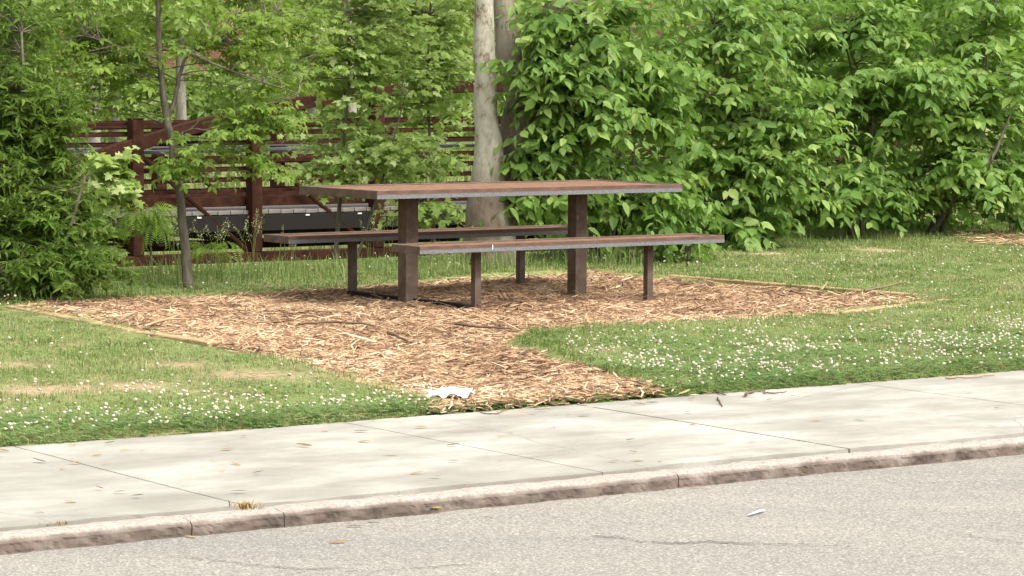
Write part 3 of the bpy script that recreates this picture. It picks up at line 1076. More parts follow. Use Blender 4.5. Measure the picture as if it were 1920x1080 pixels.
def plant(name, label, category, base, stems, lobes, branches, twigs, tmpl, leaf, mat_leaf, seed, per_twig=9, twig_len=0.32,
          droop=0.5, single=0, bark=BARK, branch_r=0.008, stem_sides=7, flat=0.75, group=None, tint_bias=0.0, leaf_name='leaf', mat_stem=None, stem_name='trunk', shell=0.5, jit=0.4):
    """stems = [(points, radii)], lobes = [(centre, radii, weight)] the crown's volume"""
    r = np.random.default_rng(seed)
    root = empty(name, tuple(base), 0, label, category, group)
    off = np.asarray(base, float)
    nodes = []
    m = MB()
    for pts, rad in stems:
        pts = np.asarray(pts, float)
        tt = np.linspace(0, 1, len(pts))
        fine = np.linspace(0, 1, max(6, len(pts) * 4))
        q = np.stack([np.interp(fine, tt, pts[:, i]) for i in range(3)], -1)
        q[1:-1] = q[1:-1] * 0.5 + (q[:-2] + q[2:]) * 0.25
        rr = np.interp(fine, tt, rad)
        q[2:] += r.normal(0, 1, (len(q) - 2, 3)) * np.array([1, 1, 0.3]) * rr[2:, None] * 0.12
        m.tube(q - off, rr, stem_sides, 0.0)
        nodes.append(q[len(q) // 4:])
    m.build(stem_name, bark, root, True)
    nodes = np.concatenate(nodes)
    w = np.array([l[2] for l in lobes], float)
    w /= w.sum()
    which = r.choice(len(lobes), branches, p=w)
    C = np.array([l[0] for l in lobes])[which]
    Rr = np.array([l[1] for l in lobes])[which]
    dirs = norm(r.normal(0, 1, (branches, 3)))
    rad = r.random(branches) ** shell
    ends = C + dirs * Rr * rad[:, None]
    floor_z = gz(ends[:, 0], ends[:, 1]) + 0.12
    ends[:, 2] = np.maximum(ends[:, 2], floor_z)
    bm_ = MB()
    tp, td, ts = [], [], []
    for e in ends:
        dd = np.linalg.norm((nodes - e) * np.array([1, 1, 1.3]), axis=1) + np.where(nodes[:, 2] > e[2] + 0.1, 0.6, 0)
        s = nodes[np.argmin(dd + r.random(len(nodes)) * 0.25)]
        mid = (s + e) / 2 + np.array([0, 0, 0.12 * np.linalg.norm(e - s)]) + r.normal(0, 0.04, 3)
        t = np.linspace(0, 1, 7)[:, None]
        q = (1 - t) ** 2 * s + 2 * t * (1 - t) * mid + t * t * e
        bm_.tube(q - off, np.linspace(branch_r, branch_r * 0.3, 7), 4, 0.2)
        for k in range(twigs):
            f = r.uniform(0.35, 1.0) if k else 1.0
            p = (1 - f) ** 2 * s + 2 * f * (1 - f) * mid + f * f * e
            dv = norm(e - s + 1e-6) * np.array([.8, .8, .5]) + r.normal(0, 0.6, 3) * np.array([1, 1, 0.35]) + np.array([0, 0, 0.1])
            tp.append(p)
            td.append(norm(dv))
            ts.append(twig_len * r.uniform(0.6, 1.3))
    tp, td, ts = np.array(tp), np.array(td), np.array(ts)
    nt = len(tp)
    # leaves along each drooping twig, alternating sides
    k = per_twig
    a = (np.arange(k)[None] + r.uniform(0, 0.6, (nt, k))) / k
    pos = tp[:, None] + td[:, None] * (a * ts[:, None])[..., None] + np.array([0, 0, -1.0]) * (droop * 0.5 * a ** 2 * ts[:, None])[..., None]
    tang = norm(td[:, None] + np.array([0, 0, -1.0]) * (droop * a)[..., None])
    sidev = norm(np.cross(tang, np.array([0, 0, 1.0])))
    sgn = np.where(np.arange(k)[None] % 2 == 0, 1.0, -1.0) * np.ones((nt, 1))
    last = (np.arange(k) == k - 1)[None, :, None]
    d = tang * 0.55 + sidev * sgn[..., None] * np.where(last, 0.1, 0.85) + np.array([0, 0, -1.0]) * droop * 0.65
    outw = norm((pos - C.mean(0)) * np.array([1, 1, 0.2]))
    up = np.array([0, 0, 1.0]) * flat + outw * (1 - flat)
    pos, d = pos.reshape(-1, 3), d.reshape(-1, 3)
    up = np.broadcast_to(up, (nt, k, 3)).reshape(-1, 3)
    size = (leaf * r.uniform(0.7, 1.2, (nt, 1)) * r.uniform(0.6, 1.15, (nt, k)) * np.where(a > 0.9, 0.7, 1.0)).reshape(-1)
    tint = np.clip(r.beta(1.6, 2.0, (nt, 1)) * 0.7 + 0.25 * r.random((nt, k)) + np.where(a > 0.8, 0.15, 0) + tint_bias, 0, 1).reshape(-1)
    ok = pos[:, 2] > gz(pos[:, 0], pos[:, 1]) + 0.03
    pos, d, up, size, tint = pos[ok], d[ok], up[ok], size[ok], tint[ok]
    R = leaf_frames(pos, d, up, r, jit)
    tmpls = tmpl if isinstance(tmpl, list) else [tmpl]
    kind_ = r.integers(0, len(tmpls), len(pos))
    for i in range(0, nt):                                   # the thin twigs themselves
        q = tp[i] + td[i] * ts[i] * np.array([0, .5, 1])[:, None] + np.array([0, 0, -1.0]) * droop * 0.5 * ts[i] * np.array([0, .25, 1])[:, None]
        bm_.tube(q - off, [branch_r * 0.35, branch_r * 0.25, branch_r * 0.15], 3, 0.4)
    bm_.build('branches', mat_stem or bark, root, kind='stuff')
    pick = np.zeros(len(pos), bool)
    if single:
        c = pos + d * size[:, None] * 0.4
        qx, qy, qd = project(c)
        vis = (qx > 4) & (qx < 1916) & (qy > 4) & (qy < 1000)
        face = np.abs((R[:, :, 2] * norm(pos - np.array([0, 0, CAM_H]))).sum(-1))
        best = {}
        for i in np.where(vis)[0]:
            key = (int(qx[i] // 14), int(qy[i] // 14))
            if key not in best or qd[i] < qd[best[key]]:
                best[key] = i
        cand = np.array(list(best.values()), int)
        sc = size[cand] * (0.3 + face[cand]) - 0.02 * (qd[cand] - qd[cand].min())
        cand = cand[np.argsort(-sc)[:single]]
        pick[cand] = True
        lv = np.array((0.1, 0.3, 0.5, 0.7, 0.9, 1.0))
        variants = [[mesh_np(leaf_name, tm[0], tm[1], np.full(len(tm[0]), q)) for q in lv] for tm in tmpls]
        for i in cand:
            o = link(leaf_name, variants[kind_[i]][int(np.argmin(np.abs(lv - tint[i])))], mat_leaf, root)
            mw = Matrix([[*(R[i][q] * size[i]), pos[i][q] - off[q]] for q in range(3)] + [[0, 0, 0, 1]])
            o.matrix_local = mw
    Vs, Fs, Ts, nv_ = [], [], [], 0
    for q, tm in enumerate(tmpls):
        sel = ~pick & (kind_ == q)
        V, F, kk = assemble(tm, pos[sel] - off, R[sel], size[sel])
        Vs.append(V)
        Fs.append(F + nv_)
        Ts.append(np.repeat(tint[sel], kk))
        nv_ += len(V)
    link('foliage', mesh_np('foliage', np.concatenate(Vs), np.concatenate(Fs), np.concatenate(Ts)), mat_leaf, root, kind='stuff')
    return root


def g3(px, py, z=None):
    p = G(px, py)
    return np.array([p[0], p[1], float(gz(p[0], p[1])) - 0.03])


def base_of(p):
    return np.array([p[0], p[1], float(gz(p[0], p[1])) - 0.03])


# --- sycamore with two stems
sb = base_of(G(917, 500))
syc = empty('sycamore_tree', tuple(sb), 0, 'pale mottled sycamore with two thick stems directly behind the picnic table', 'tree')


def limb(name, pts, radii, t, sides=14, flare=0.0):
    pts = np.array(pts, float)
    tt = np.linspace(0, 1, len(pts))
    fine = np.linspace(0, 1, 34)
    q = np.stack([np.interp(fine, tt, pts[:, i]) for i in range(3)], -1)
    for _ in range(3):
        q[1:-1] = q[1:-1] * 0.5 + (q[:-2] + q[2:]) * 0.25
    rr = np.interp(fine, tt, radii)
    m = MB()
    m.tube(q - sb, rr, sides, t)
    V = np.concatenate(m.V)
    nz = (vnoise(V[:, 2] * 2 + V[:, 0] * 3, V[:, 1] * 4 + V[:, 0], 2.3, 51) - 0.5) * 0.05
    cxy = np.repeat(q - sb, sides, 0)
    dirv = norm((V[:-2] - cxy) * np.array([1, 1, 0]))
    V[:-2] += dirv * nz[:-2, None] * np.repeat(rr, sides)[:, None] / 0.12
    m.V = [V]
    zz_ = V[:, 2]
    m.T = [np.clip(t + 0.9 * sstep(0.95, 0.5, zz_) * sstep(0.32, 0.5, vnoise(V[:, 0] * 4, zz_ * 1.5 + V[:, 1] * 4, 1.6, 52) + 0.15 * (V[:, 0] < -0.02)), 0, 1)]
    return m.build(name, BARK_SYC, syc, True)


YS = sb[1]
limb('trunk', [P(922, 520, YS), P(918, 470, YS), P(918, 400, YS), P(915, 320, YS), P(913, 230, YS), P(908, 130, YS), P(908, 0, YS), P(900, -400, YS), P(880, -1400, YS)],
     [0.235, 0.195, 0.165, 0.125, 0.098, 0.085, 0.080, 0.07, 0.04], 0.0)
limb('limb', [P(940, 470, YS + .16), P(955, 400, YS + .18), P(968, 300, YS + .2), P(990, 200, YS + .22), P(1025, 100, YS + .25), P(1060, 0, YS + .3), P(1180, -400, YS + .5), P(1300, -1300, YS + .7)],
     [0.12, 0.15, 0.165, 0.175, 0.16, 0.14, 0.10, 0.04], 0.85)
limb('limb', [P(985, 230, YS + .22), P(960, 120, YS + .3), P(945, 20, YS + .4), P(900, -500, YS + .8), P(820, -1100, YS + 1.2)], [0.10, 0.10, 0.09, 0.06, 0.03], 0.7)


def crown_on(root, off, lobes, count, tmpl, size, mat_leaf, seed, name='crown', bias=0.0):
    r = np.random.default_rng(seed)
    w = np.array([l[2] for l in lobes], float)
    which = r.choice(len(lobes), count // 10, p=w / w.sum())
    C = np.array([l[0] for l in lobes])[which] + norm(r.normal(0, 1, (count // 10, 3))) * np.array([l[1] for l in lobes])[which] * (r.random(count // 10) ** 0.45)[:, None]
    pos = (C[:, None] + r.normal(0, 0.14, (count // 10, 10, 3)) * np.array([1, 1, 0.6])).reshape(-1, 3)
    pos[:, 2] = np.maximum(pos[:, 2], gz(pos[:, 0], pos[:, 1]) + 0.05)
    n = len(pos)
    d = norm(r.normal(0, 1, (n, 3)) * np.array([1, 1, 0.4]) + np.array([0, 0, -0.4]))
    R = leaf_frames(pos, d, np.tile([0, 0, 1.0], (n, 1)), r, 0.5)
    V, F, k = assemble(tmpl, pos - off, R, size * r.uniform(0.6, 1.2, n))
    t = np.clip(np.repeat(r.beta(2, 2, n // 10), 10) * 0.6 + r.random(n) * 0.4 + bias, 0, 1)
    return link(name, mesh_np(name, V, F, np.repeat(t, k)), mat_leaf, root, kind='stuff')


crown_on(syc, sb, [(np.array([sb[0] - .3, sb[1] + .6, 6.6]), np.array([1.8, 1.6, 1.3]), 1), (np.array([sb[0] + 1.6, sb[1] + 1.0, 6.4]), np.array([1.3, 1.3, 1.1]), 1)], 1000, T_LOBED, 0.17, L_SYC, 61)

# --- small tree on the left
tb = g3(350, 543)
YT = tb[1]
plant('small_tree', 'slender young tree with thin forked grey trunk behind the back edge of the chips', 'tree', tb,
      [([P(352, 545, YT), P(348, 470, YT), P(338, 380, YT), P(322, 270, YT), P(311, 215, YT), P(303, 150, YT), P(297, 60, YT), P(293, -80, YT), P(300, -260, YT)], [0.042, 0.034, 0.030, 0.029, 0.027, 0.022, 0.019, 0.015, 0.008]),
       ([P(314, 222, YT), P(326, 195, YT + .05), P(334, 150, YT + .1), P(346, 110, YT + .12), P(362, 98, YT + .1), P(430, 60, YT + .05), P(520, 20, YT)], [0.017, 0.016, 0.014, 0.011, 0.009, 0.006, 0.003]),
       ([P(305, 92, YT), P(358, 100, YT - .1), P(410, 124, YT - .2), P(480, 150, YT - .3), P(560, 175, YT - .35)], [0.010, 0.009, 0.008, 0.006, 0.003]),
       ([P(301, 110, YT), P(235, 92, YT - .1), P(160, 66, YT - .15)], [0.009, 0.006, 0.003]),
       ([P(321, 262, YT), P(360, 240, YT - .1), P(410, 248, YT - .15)], [0.010, 0.006, 0.003])],
      [(P(470, 90, YT + .1), np.array([0.62, .6, 0.40]), 3), (P(190, 110, YT + .1), np.array([0.5, .5, 0.42]), 2.8), (P(330, -60, YT + .1), np.array([1.0, .7, 0.30]), 1.6),
       (P(470, 225, YT - .25), np.array([0.32, .3, 0.14]), 1.1), (P(470, 310, YT - .3), np.array([0.22, .2, 0.12]), 0.5), (P(345, 300, YT - .25), np.array([0.16, .1, 0.14]), 0.4), ],
      190, 4, T_TRIO, 0.088, L_ELDER, 71, per_twig=6, twig_len=0.22, droop=0.45, single=240, branch_r=0.0045, flat=0.8)

# --- dense dark shrub on the far left
lb = g3(70, 565)
YL = lb[1]
plant('willow_shrub', 'dense dark green narrow leaved shrub at the left of the chip bed', 'shrub', lb,
      [([lb, P(60, 420, YL + .1), P(50, 250, YL + .2), P(40, 60, YL + .2)], [0.03, 0.024, 0.016, 0.008]), ([lb + [0.08, 0, 0], P(130, 430, YL), P(160, 330, YL)], [0.02, 0.014, 0.006]),
       ([lb - [0.1, 0, 0], P(-60, 400, YL), P(-120, 200, YL)], [0.025, 0.018, 0.008])],
      [(P(10, 400, YL + .25), np.array([.62, .55, .55]), 4), (P(-40, 200, YL + .3), np.array([.62, .5, .5]), 3), (P(112, 505, YL), np.array([.40, .35, .19]), 2.2), (P(75, 250, YL + .2), np.array([.30, .3, .35]), 1.3),
       (P(115, 400, YL + .1), np.array([.22, .22, .22]), .8), (P(-20, 0, YL + .4), np.array([.6, .5, .4]), 1.0)],
      520, 6, [T_LANCE, T_LANCE2, T_OVATE2], 0.066, L_WILLOW, 72, per_twig=11, twig_len=0.22, droop=0.3, jit=0.8, single=200, branch_r=0.004, flat=0.6)

# --- bright lobed saplings in front of the bridge
s1 = base_of(G(625, 478))
plant('sycamore_sapling', 'bright lobed leaf sapling growing between the small tree and table, covering the bridge', 'sapling', s1,
      [([s1, P(640, 330, s1[1]), P(655, 150, s1[1]), P(650, -60, s1[1])], [0.022, 0.017, 0.011, 0.005]), ([s1 + [.1, 0, 0], P(720, 330, s1[1]), P(760, 180, s1[1])], [0.015, 0.010, 0.004])],
      [(P(650, 120, s1[1]), np.array([.60, .5, .50]), 3), (P(690, 30, s1[1] + .1), np.array([.65, .5, .45]), 2.2), (P(700, 270, s1[1] - .1), np.array([.55, .45, .28]), 2.0), (P(610, 330, s1[1] - .2), np.array([.30, .3, .14]), .6)],
      170, 4, T_LOBED, 0.080, L_SYC, 73, per_twig=6, twig_len=0.26, droop=0.4, single=270, branch_r=0.004, tint_bias=0.22)
s2 = base_of(G(815, 462))
plant('sycamore_sapling', 'bright green sapling with lobed leaves against the left side of the sycamore trunk', 'sapling', s2,
      [([s2, P(810, 330, s2[1]), P(800, 160, s2[1]), P(810, -60, s2[1])], [0.022, 0.017, 0.011, 0.005])],
      [(P(800, 150, s2[1]), np.array([.42, .4, .55]), 3), (P(790, 30, s2[1]), np.array([.48, .4, .4]), 2), (P(780, 310, s2[1] - .1), np.array([.48, .4, .22]), 2.0), (P(800, 400, s2[1] - .3), np.array([.38, .3, .12]), .8)],
      150, 4, T_LOBED, 0.076, L_SYC, 74, per_twig=6, twig_len=0.26, droop=0.4, single=270, branch_r=0.004, tint_bias=0.18)
s3 = base_of(G(215, 505))
plant('sycamore_sapling', 'short sapling with pale lobed leaves beside the left end of the footbridge', 'sapling', s3,
      [([s3, P(212, 400, s3[1]), P(208, 300, s3[1])], [0.012, 0.008, 0.004])],
      [(P(205, 315, s3[1]), np.array([.16, .14, .10]), 2), (P(180, 370, s3[1] - .1), np.array([.30, .22, .14]), 2), (P(160, 450, s3[1] - .1), np.array([.30, .2, .14]), 1.5)],
      40, 3, T_LOBED, 0.105, L_SYC, 75, per_twig=6, twig_len=0.16, droop=0.4, single=70, branch_r=0.003, tint_bias=0.3)
mb_ = base_of(G(285, 510))
plant('mimosa_sapling', 'feathery fern like sapling drooping left of the small tree trunk', 'sapling', mb_,
      [([mb_, P(282, 450, mb_[1]), P(272, 400, mb_[1])], [0.010, 0.007, 0.004])],
      [(P(275, 400, mb_[1]), np.array([.12, .12, .06]), 1)],
      16, 2, T_PIN, 0.17, L_ELDER, 76, per_twig=4, twig_len=0.14, droop=0.7, single=60, branch_r=0.003, tint_bias=0.1, leaf_name='frond')
mb2 = base_of(G(395, 520))
plant('mimosa_sapling', 'low feathery seedling right of the small tree trunk among tall grass', 'sapling', mb2,
      [([mb2, P(396, 490, mb2[1]), P(398, 470, mb2[1])], [0.006, 0.005, 0.003])],
      [(P(400, 462, mb2[1]), np.array([.12, .1, .04]), 1)],
      9, 2, T_PIN, 0.13, L_ELDER, 77, per_twig=3, twig_len=0.10, droop=0.7, single=30, branch_r=0.002, leaf_name='frond')

# --- big ovate-leaved shrubs on the right
RS = [
    ('leafy green shrub with oval leaves in front of the right stem of the sycamore', (1110, 485), 0.0,
     [((1090, 190), -1.0, (.32, .16, .50), 2.6), ((1180, 170), -.3, (.48, .45, .60), 2.6), ((1110, 40), -1.0, (.45, .18, .3), 2.0), ((1035, 120), -1.1, (.20, .12, .45), 1.7), ((1020, 290), -1.1, (.14, .12, .22), 0.5), ((1190, 360), -.3, (.48, .42, .30), 2.4), ((1030, 360), -1.0, (.24, .16, .2), 1.4), ((1240, 430), -.3, (.32, .3, .12), .8)], 270, 81, 0.0),
    ('broad shrub of drooping oval leaves right behind the right end of the table', (1360, 466), 0.0,
     [((1370, 150), 0, (.62, .6, .55), 3), ((1330, 20), 0, (.8, .6, .5), 2), ((1380, 310), -.15, (.60, .55, .38), 3), ((1340, 415), -.35, (.46, .4, .20), 2), ((1480, 230), -.1, (.42, .45, .4), 1.5)], 190, 82, 0.03),
    ('tall leafy shrub leaning over the lawn in the middle of the right hand thicket', (1590, 447), 0.0,
     [((1640, 210), 0, (.70, .6, .48), 3), ((1580, 60), .2, (.8, .6, .5), 2.2), ((1580, 360), -.2, (.52, .5, .32), 2.4), ((1730, 150), -.3, (.46, .4, .25), 1.4)], 170, 83, 0.0),
    ('leafy shrub with a slanting dark stem at the right edge of the thicket', (1745, 444), 0.2,
     [((1850, 200), 0, (.62, .6, .5), 3), ((1850, 40), .2, (.8, .6, .5), 2), ((1830, 320), -.2, (.55, .5, .32), 2.6), ((1900, 400), -.1, (.30, .3, .15), .6), ((1720, 370), -.1, (.3, .3, .2), .9)], 160, 84, 0.05),
]
for label, bpx, dy, lob, nb, seed, tb_ in RS:
    b = G(*bpx)
    b = base_of(b + np.array([0, dy, 0]))
    Yb = b[1]
    lobes = [(P(c[0], c[1], Yb + o), np.array(rr), w) for c, o, rr, w in lob]
    top = lobes[1][0]
    stems = [([b, (b + lobes[0][0]) / 2 + [0.05, 0, 0.1], lobes[0][0], top], [0.028, 0.022, 0.015, 0.006]),
             ([b + [0.12, 0.05, 0], (b + lobes[1][0]) / 2 + [0.2, 0, 0], lobes[1][0]], [0.022, 0.016, 0.006]),
             ([b + [0.05, 0, 0], (b + lobes[2][0]) / 2 + [0, 0, 0.1], lobes[2][0]], [0.018, 0.013, 0.005])]
    if seed == 84:
        stems.append(([b + [0.0, -.1, 0.0], P(1790, 370, Yb - .3), P(1860, 300, Yb - .4), P(1900, 200, Yb - .3)], [0.03, 0.024, 0.018, 0.008]))
    if seed == 81:
        stems.append(([base_of(G(1150, 480)), P(1150, 400, Yb), P(1160, 280, Yb), P(1180, 100, Yb), P(1185, -40, Yb)], [0.032, 0.028, 0.022, 0.016, 0.01]))
    plant('leafy_shrub', label, 'shrub', b, stems, lobes, int(nb * 0.9), 4, [T_OVATE, T_OVATE, T_OVATE2, T_OVATE3], 0.120, L_SHRUB, seed, per_twig=9, twig_len=0.42, droop=0.5, single=290, branch_r=0.005, flat=0.72, tint_bias=tb_ + 0.10, stem_name='stem')

# --- thickets and woods behind (one mass each)
def mass(name, lobes, count, tmpl, size, mat_leaf, seed, bias=0.0):
    o = crown_on(None, np.zeros(3), lobes, count, tmpl, size, mat_leaf, seed, name, bias)
    return o


mass('thicket', [(P(1300, 250, 28.0), np.array([1.5, .6, 1.0]), 1), (P(1700, 230, 29.0), np.array([1.8, .6, 1.1]), 1.3), (P(1450, 30, 28.5), np.array([2.4, .7, .8]), 1.2), (P(2000, 150, 28.5), np.array([1.0, .8, 1.2]), .8), (P(1780, 0, 29.5), np.array([1.6, .7, .8]), 1.2),
                 (P(1120, 380, 26), np.array([.7, .5, .5]), .5), (P(1500, 410, 28), np.array([2.0, .4, .45]), 1)], 16000, T_OVATE, 0.13, L_SHRUB, 91, 0.1)
# trees beyond the bridge
far = [(175, 235, 36, 'pale slim trunk', 0.085, 'pale slender tree beyond the left end of the footbridge rails'), (212, 230, 40, '', 0.075, 'thin grey tree just right of the pale one beyond the footbridge'),
       (340, 232, 38, '', 0.075, 'grey trunk tree standing behind the fork of the small tree'), (655, 240, 42, '', 0.10, 'leafy tree beyond the arch of the footbridge'),
       (1088, 240, 33, '', 0.075, 'pale trunk tree glimpsed to the right of the sycamore stems'), (20, 230, 38, '', 0.08, 'bright leafed tree at the far left beyond the dark shrub'), (585, 235, 46, '', 0.09, 'pale leafed tree beyond the middle of the footbridge')]
for i, (px, py, Yd, _, rad_, lab) in enumerate(far):
    p = P(px, 300, Yd)
    b = base_of(p)
    r_ = np.random.default_rng(200 + i)
    t = empty('background_tree', tuple(b), 0, lab, 'tree', 'trees beyond the footbridge')
    m = MB()
    hh = 6.5
    q = np.array([b, P(px + r_.uniform(-4, 4), 150, Yd), P(px + r_.uniform(-10, 10), 0, Yd), P(px + r_.uniform(-30, 30), -300, Yd), P(px + r_.uniform(-60, 60), -600, Yd)])
    fine = np.linspace(0, 1, 16)
    qq = np.stack([np.interp(fine, np.linspace(0, 1, 5), q[:, k]) for k in range(3)], -1)
    m.tube(qq - b, np.linspace(rad_ * 1.15, rad_ * 0.4, 16), 8, 0.3)
    m.build('trunk', BARK_PALE, t, True)
    c = P(px, 40, Yd)
    lob = [(c + [r_.uniform(-.6, .6), r_.uniform(-.5, 1), .25], np.array([1.1, 1.0, .65]), 2), (c + [r_.uniform(-1, 1), .8, 1.6], np.array([1.5, 1.3, 1.0]), 2.2), (c + [r_.uniform(-1, 1), .5, 3.2], np.array([1.3, 1.2, .9]), 1)]
    crown_on(t, b, lob, 4200, T_FAR, 0.16, L_FAR, 210 + i, 'crown', 0.12)
# far woods and the sunlit scrub on the other bank
wl_ = []
for k, (px, py, Yd, rx_, rz2, w_) in enumerate([(60, 120, 50, 3.0, 1.6, 1), (330, 200, 48, 2.0, .7, 1), (600, 180, 52, 2.4, 1.2, 1), (800, 140, 47, 2.0, 1.6, 1), (420, 190, 62, 2.4, .4, .4),
                                               (1000, 120, 55, 2.0, 2.0, 1), (700, 60, 60, 2.5, 1.2, 1), (150, -20, 58, 4, 1.2, 1), (520, 260, 44, 2.4, .35, .6), (200, 270, 44, 2.2, .4, .6), (1300, 100, 50, 4, 2.2, 1.2), (1800, 100, 50, 4, 2.4, 1.2), (800, 300, 42, 1.6, .4, .4)]):
    wl_.append((P(px, py, Yd), np.array([rx_, 1.2, rz2]), w_))
mass('woods', wl_, 42000, T_FAR, 0.19, L_FAR, 92, 0.05)


# ------------------------------------------------------------------ grass, clover
def frustum_points(n, y0, y1, margin, r):
    yy = np.sqrt(r.uniform(y0 ** 2, y1 ** 2, n))
    xx = r.uniform(-1, 1, n) * (yy * 960 / FPX + margin)
    return xx, yy


def blades(x, y, h, w, tint, r, lean=0.5, zoff=0.0):
    n = len(x)
    yaw = r.uniform(0, 2 * math.pi, n)
    d = np.stack([np.cos(yaw), np.sin(yaw), np.zeros(n)], -1)
    s = np.stack([-np.sin(yaw), np.cos(yaw), np.zeros(n)], -1)
    ln = np.abs(r.normal(0, lean, n))
    b = np.stack([x, y, gz(x, y) - 0.004 + zoff], -1)
    up = np.array([0, 0, 1.0])
    mid = b + up * (h * 0.55)[:, None] + d * (h * ln * 0.3)[:, None]
    tip = b + up * (h * np.clip(1 - ln * 0.35, 0.25, 1))[:, None] + d * (h * ln * 0.95)[:, None]
    V = np.stack([b - s * (w / 2)[:, None], b + s * (w / 2)[:, None], mid - s * (w * .42)[:, None], mid + s * (w * .42)[:, None], tip], 1).reshape(-1, 3)
    F = (np.arange(n)[:, None, None] * 5 + np.array([(0, 1, 3), (0, 3, 2), (2, 3, 4)])[None]).reshape(-1, 3)
    return V, F, np.repeat(tint, 5)


r = np.random.default_rng(301)
x, y = frustum_points(560000, 11.0, 27.5, 1.0, r)
u, v = x * KU[0] + y * KU[1], x * KV[0] + y * KV[1]
pd = poly_dist(x, y, BED)
inb = in_poly(x, y, BED)
bare = bareness(x, y)
dens = 0.55 + 0.45 * vnoise(x, y, 2.2, 302) - bare * 0.92 * (0.55 + 0.6 * vnoise(x, y, 6, 303))
ok = (v > 10.50) & (v < 21.3) & (~inb | (pd < 0.035)) & (r.random(len(x)) < dens)
x, y, u, v, pd, bare = x[ok], y[ok], u[ok], v[ok], pd[ok], bare[ok]
n = len(x)
hh = 0.027 * (0.35 + 0.5 * vnoise(x, y, 1.5, 304) + 0.9 * vnoise(x, y, 5.5, 307) ** 2) * np.exp(r.normal(0, 0.3, n))
hh *= 1 + 0.5 * sstep(0.12, 0.0, pd) - 0.3 * bare
hh *= 1 - 0.55 * sstep(0.45, 0.05, pd) * (u < 7.9) * (v > 13.2)

ww = 0.0034 * (0.8 + 0.5 * r.random(n)) * np.clip(y / 13, 1, 1.7)
tt = np.clip(-0.08 + 0.45 * vnoise(x, y, 0.9, 305) + 0.62 * vnoise(x, y, 5, 306) + r.normal(0, 0.16, n) + bare * 0.25 + np.where(r.random(n) < 0.07, 0.5, 0), 0, 1)
V, F, T = blades(x, y, hh, ww, tt, r, 1.0)
link('lawn_grass', mesh_np('lawn_grass', V, F, T), L_GRASS, kind='stuff')

# taller rough grass behind the bed, under the table's back and along the shrubs
r = np.random.default_rng(311)
u, v = r.uniform(8.3, 22, 90000), r.uniform(17.35, 22.2, 90000)
x, y = u * KU[0] + v * KV[0], u * KU[1] + v * KV[1]
keep = (np.abs(x) < y * 960 / FPX + 0.8) & (~in_poly(x, y, BED))
hx, hy, _ = project(np.stack([x, y, gz(x, y)], -1))
tallness = np.where(u < 13.6, sstep(17.2, 17.8, v) * (0.1 + 0.9 * sstep(19.0, 18.1, v)), sstep(18.3, 19.2, v) * np.where(u > 15, 0.3, 0.7)) * (0.5 + 0.8 * vnoise(x, y, 1.7, 312))
keep &= r.random(len(x)) < 0.15 + 0.5 * vnoise(x, y, 2.5, 313) * tallness
keep &= ~((u > 15.0) & (v < 18.9 + 0.0 * u))
x, y, tallness = x[keep], y[keep], tallness[keep]
n = len(x)
hh = (0.035 + 0.13 * tallness * (0.35 + 1.1 * vnoise(x, y, 4.0, 315) ** 1.5)) * np.exp(r.normal(0, 0.3, n))
tt = np.clip(0.02 + 0.6 * vnoise(x, y, 2.3, 314) + r.normal(0, 0.13, n) + np.where(r.random(n) < 0.05, 0.4, 0), 0, 1)
V, F, T = blades(x, y, hh, 0.0062 * (0.7 + 0.6 * r.random(n)), tt, r, 0.45)
link('tall_grass', mesh_np('tall_grass', V, F, T), L_GRASS, kind='stuff')
# bank beyond the bridge
r = np.random.default_rng(321)
u, v = r.uniform(8, 34, 70000), r.uniform(28.5, 46, 70000)
x, y = u * KU[0] + v * KV[0], u * KU[1] + v * KV[1]
keep = np.abs(x) < y * 960 / FPX + 1.0
x, y = x[keep], y[keep]
n = len(x)
V, F, T = blades(x, y, 0.22 * np.exp(r.normal(0, .35, n)), np.full(n, 0.02), np.clip(0.45 + 0.4 * vnoise(x, y, .6, 322) + r.normal(0, .12, n), 0, .95), r, 0.6)
link('far_bank_grass', mesh_np('far_bank_grass', V, F, T), L_GRASS, kind='stuff')

# clover: leaves and flower heads
r = np.random.default_rng(331)
x, y = frustum_points(230000, 11.0, 24, 1.0, r)
u, v = x * KU[0] + y * KU[1], x * KV[0] + y * KV[1]
front = np.where(u > 8.3, sstep(13.2, 11.0, v), sstep(11.9, 10.9, v))
patchy = sstep(0.25, 0.7, vnoise(x, y, 2.4, 332))
edge_ = sstep(11.15, 10.65, v)
cl = np.maximum(front * (0.2 + 0.6 * patchy), edge_ * 0.5) + 0.16 * patchy + 0.03
okb = (v > 10.5) & (v < 19) & (~in_poly(x, y, BED) | (poly_dist(x, y, BED) < 0.05))
ok = okb & (r.random(len(x)) < cl * 0.8)
eu, ev = r.uniform(2.5, 12, 4500), 10.475 + np.abs(r.normal(0, 0.25, 4500))
ex, ey = eu * KU[0] + ev * KV[0], eu * KU[1] + ev * KV[1]
eok = ~in_poly(ex, ey, BED) & (np.abs(ex) < ey * 960 / FPX + 1)
cx_, cy_ = np.concatenate([x[ok], ex[eok]]), np.concatenate([y[ok], ey[eok]])
n = len(cx_)
lead = np.stack([cx_, cy_, np.maximum(gz(cx_, cy_), 0.002) + r.uniform(0.012, 0.055, n) * sstep(10.44, 10.62, cx_ * KV[0] + cy_ * KV[1])], -1)
yaw = r.uniform(0, 6.28, n)
Vs, Fs = [], []
tri_l = np.array([(0, 0, 0), (0.55, 0.55, 0.12), (0, 1.0, 0.05), (-0.55, 0.55, 0.12)])
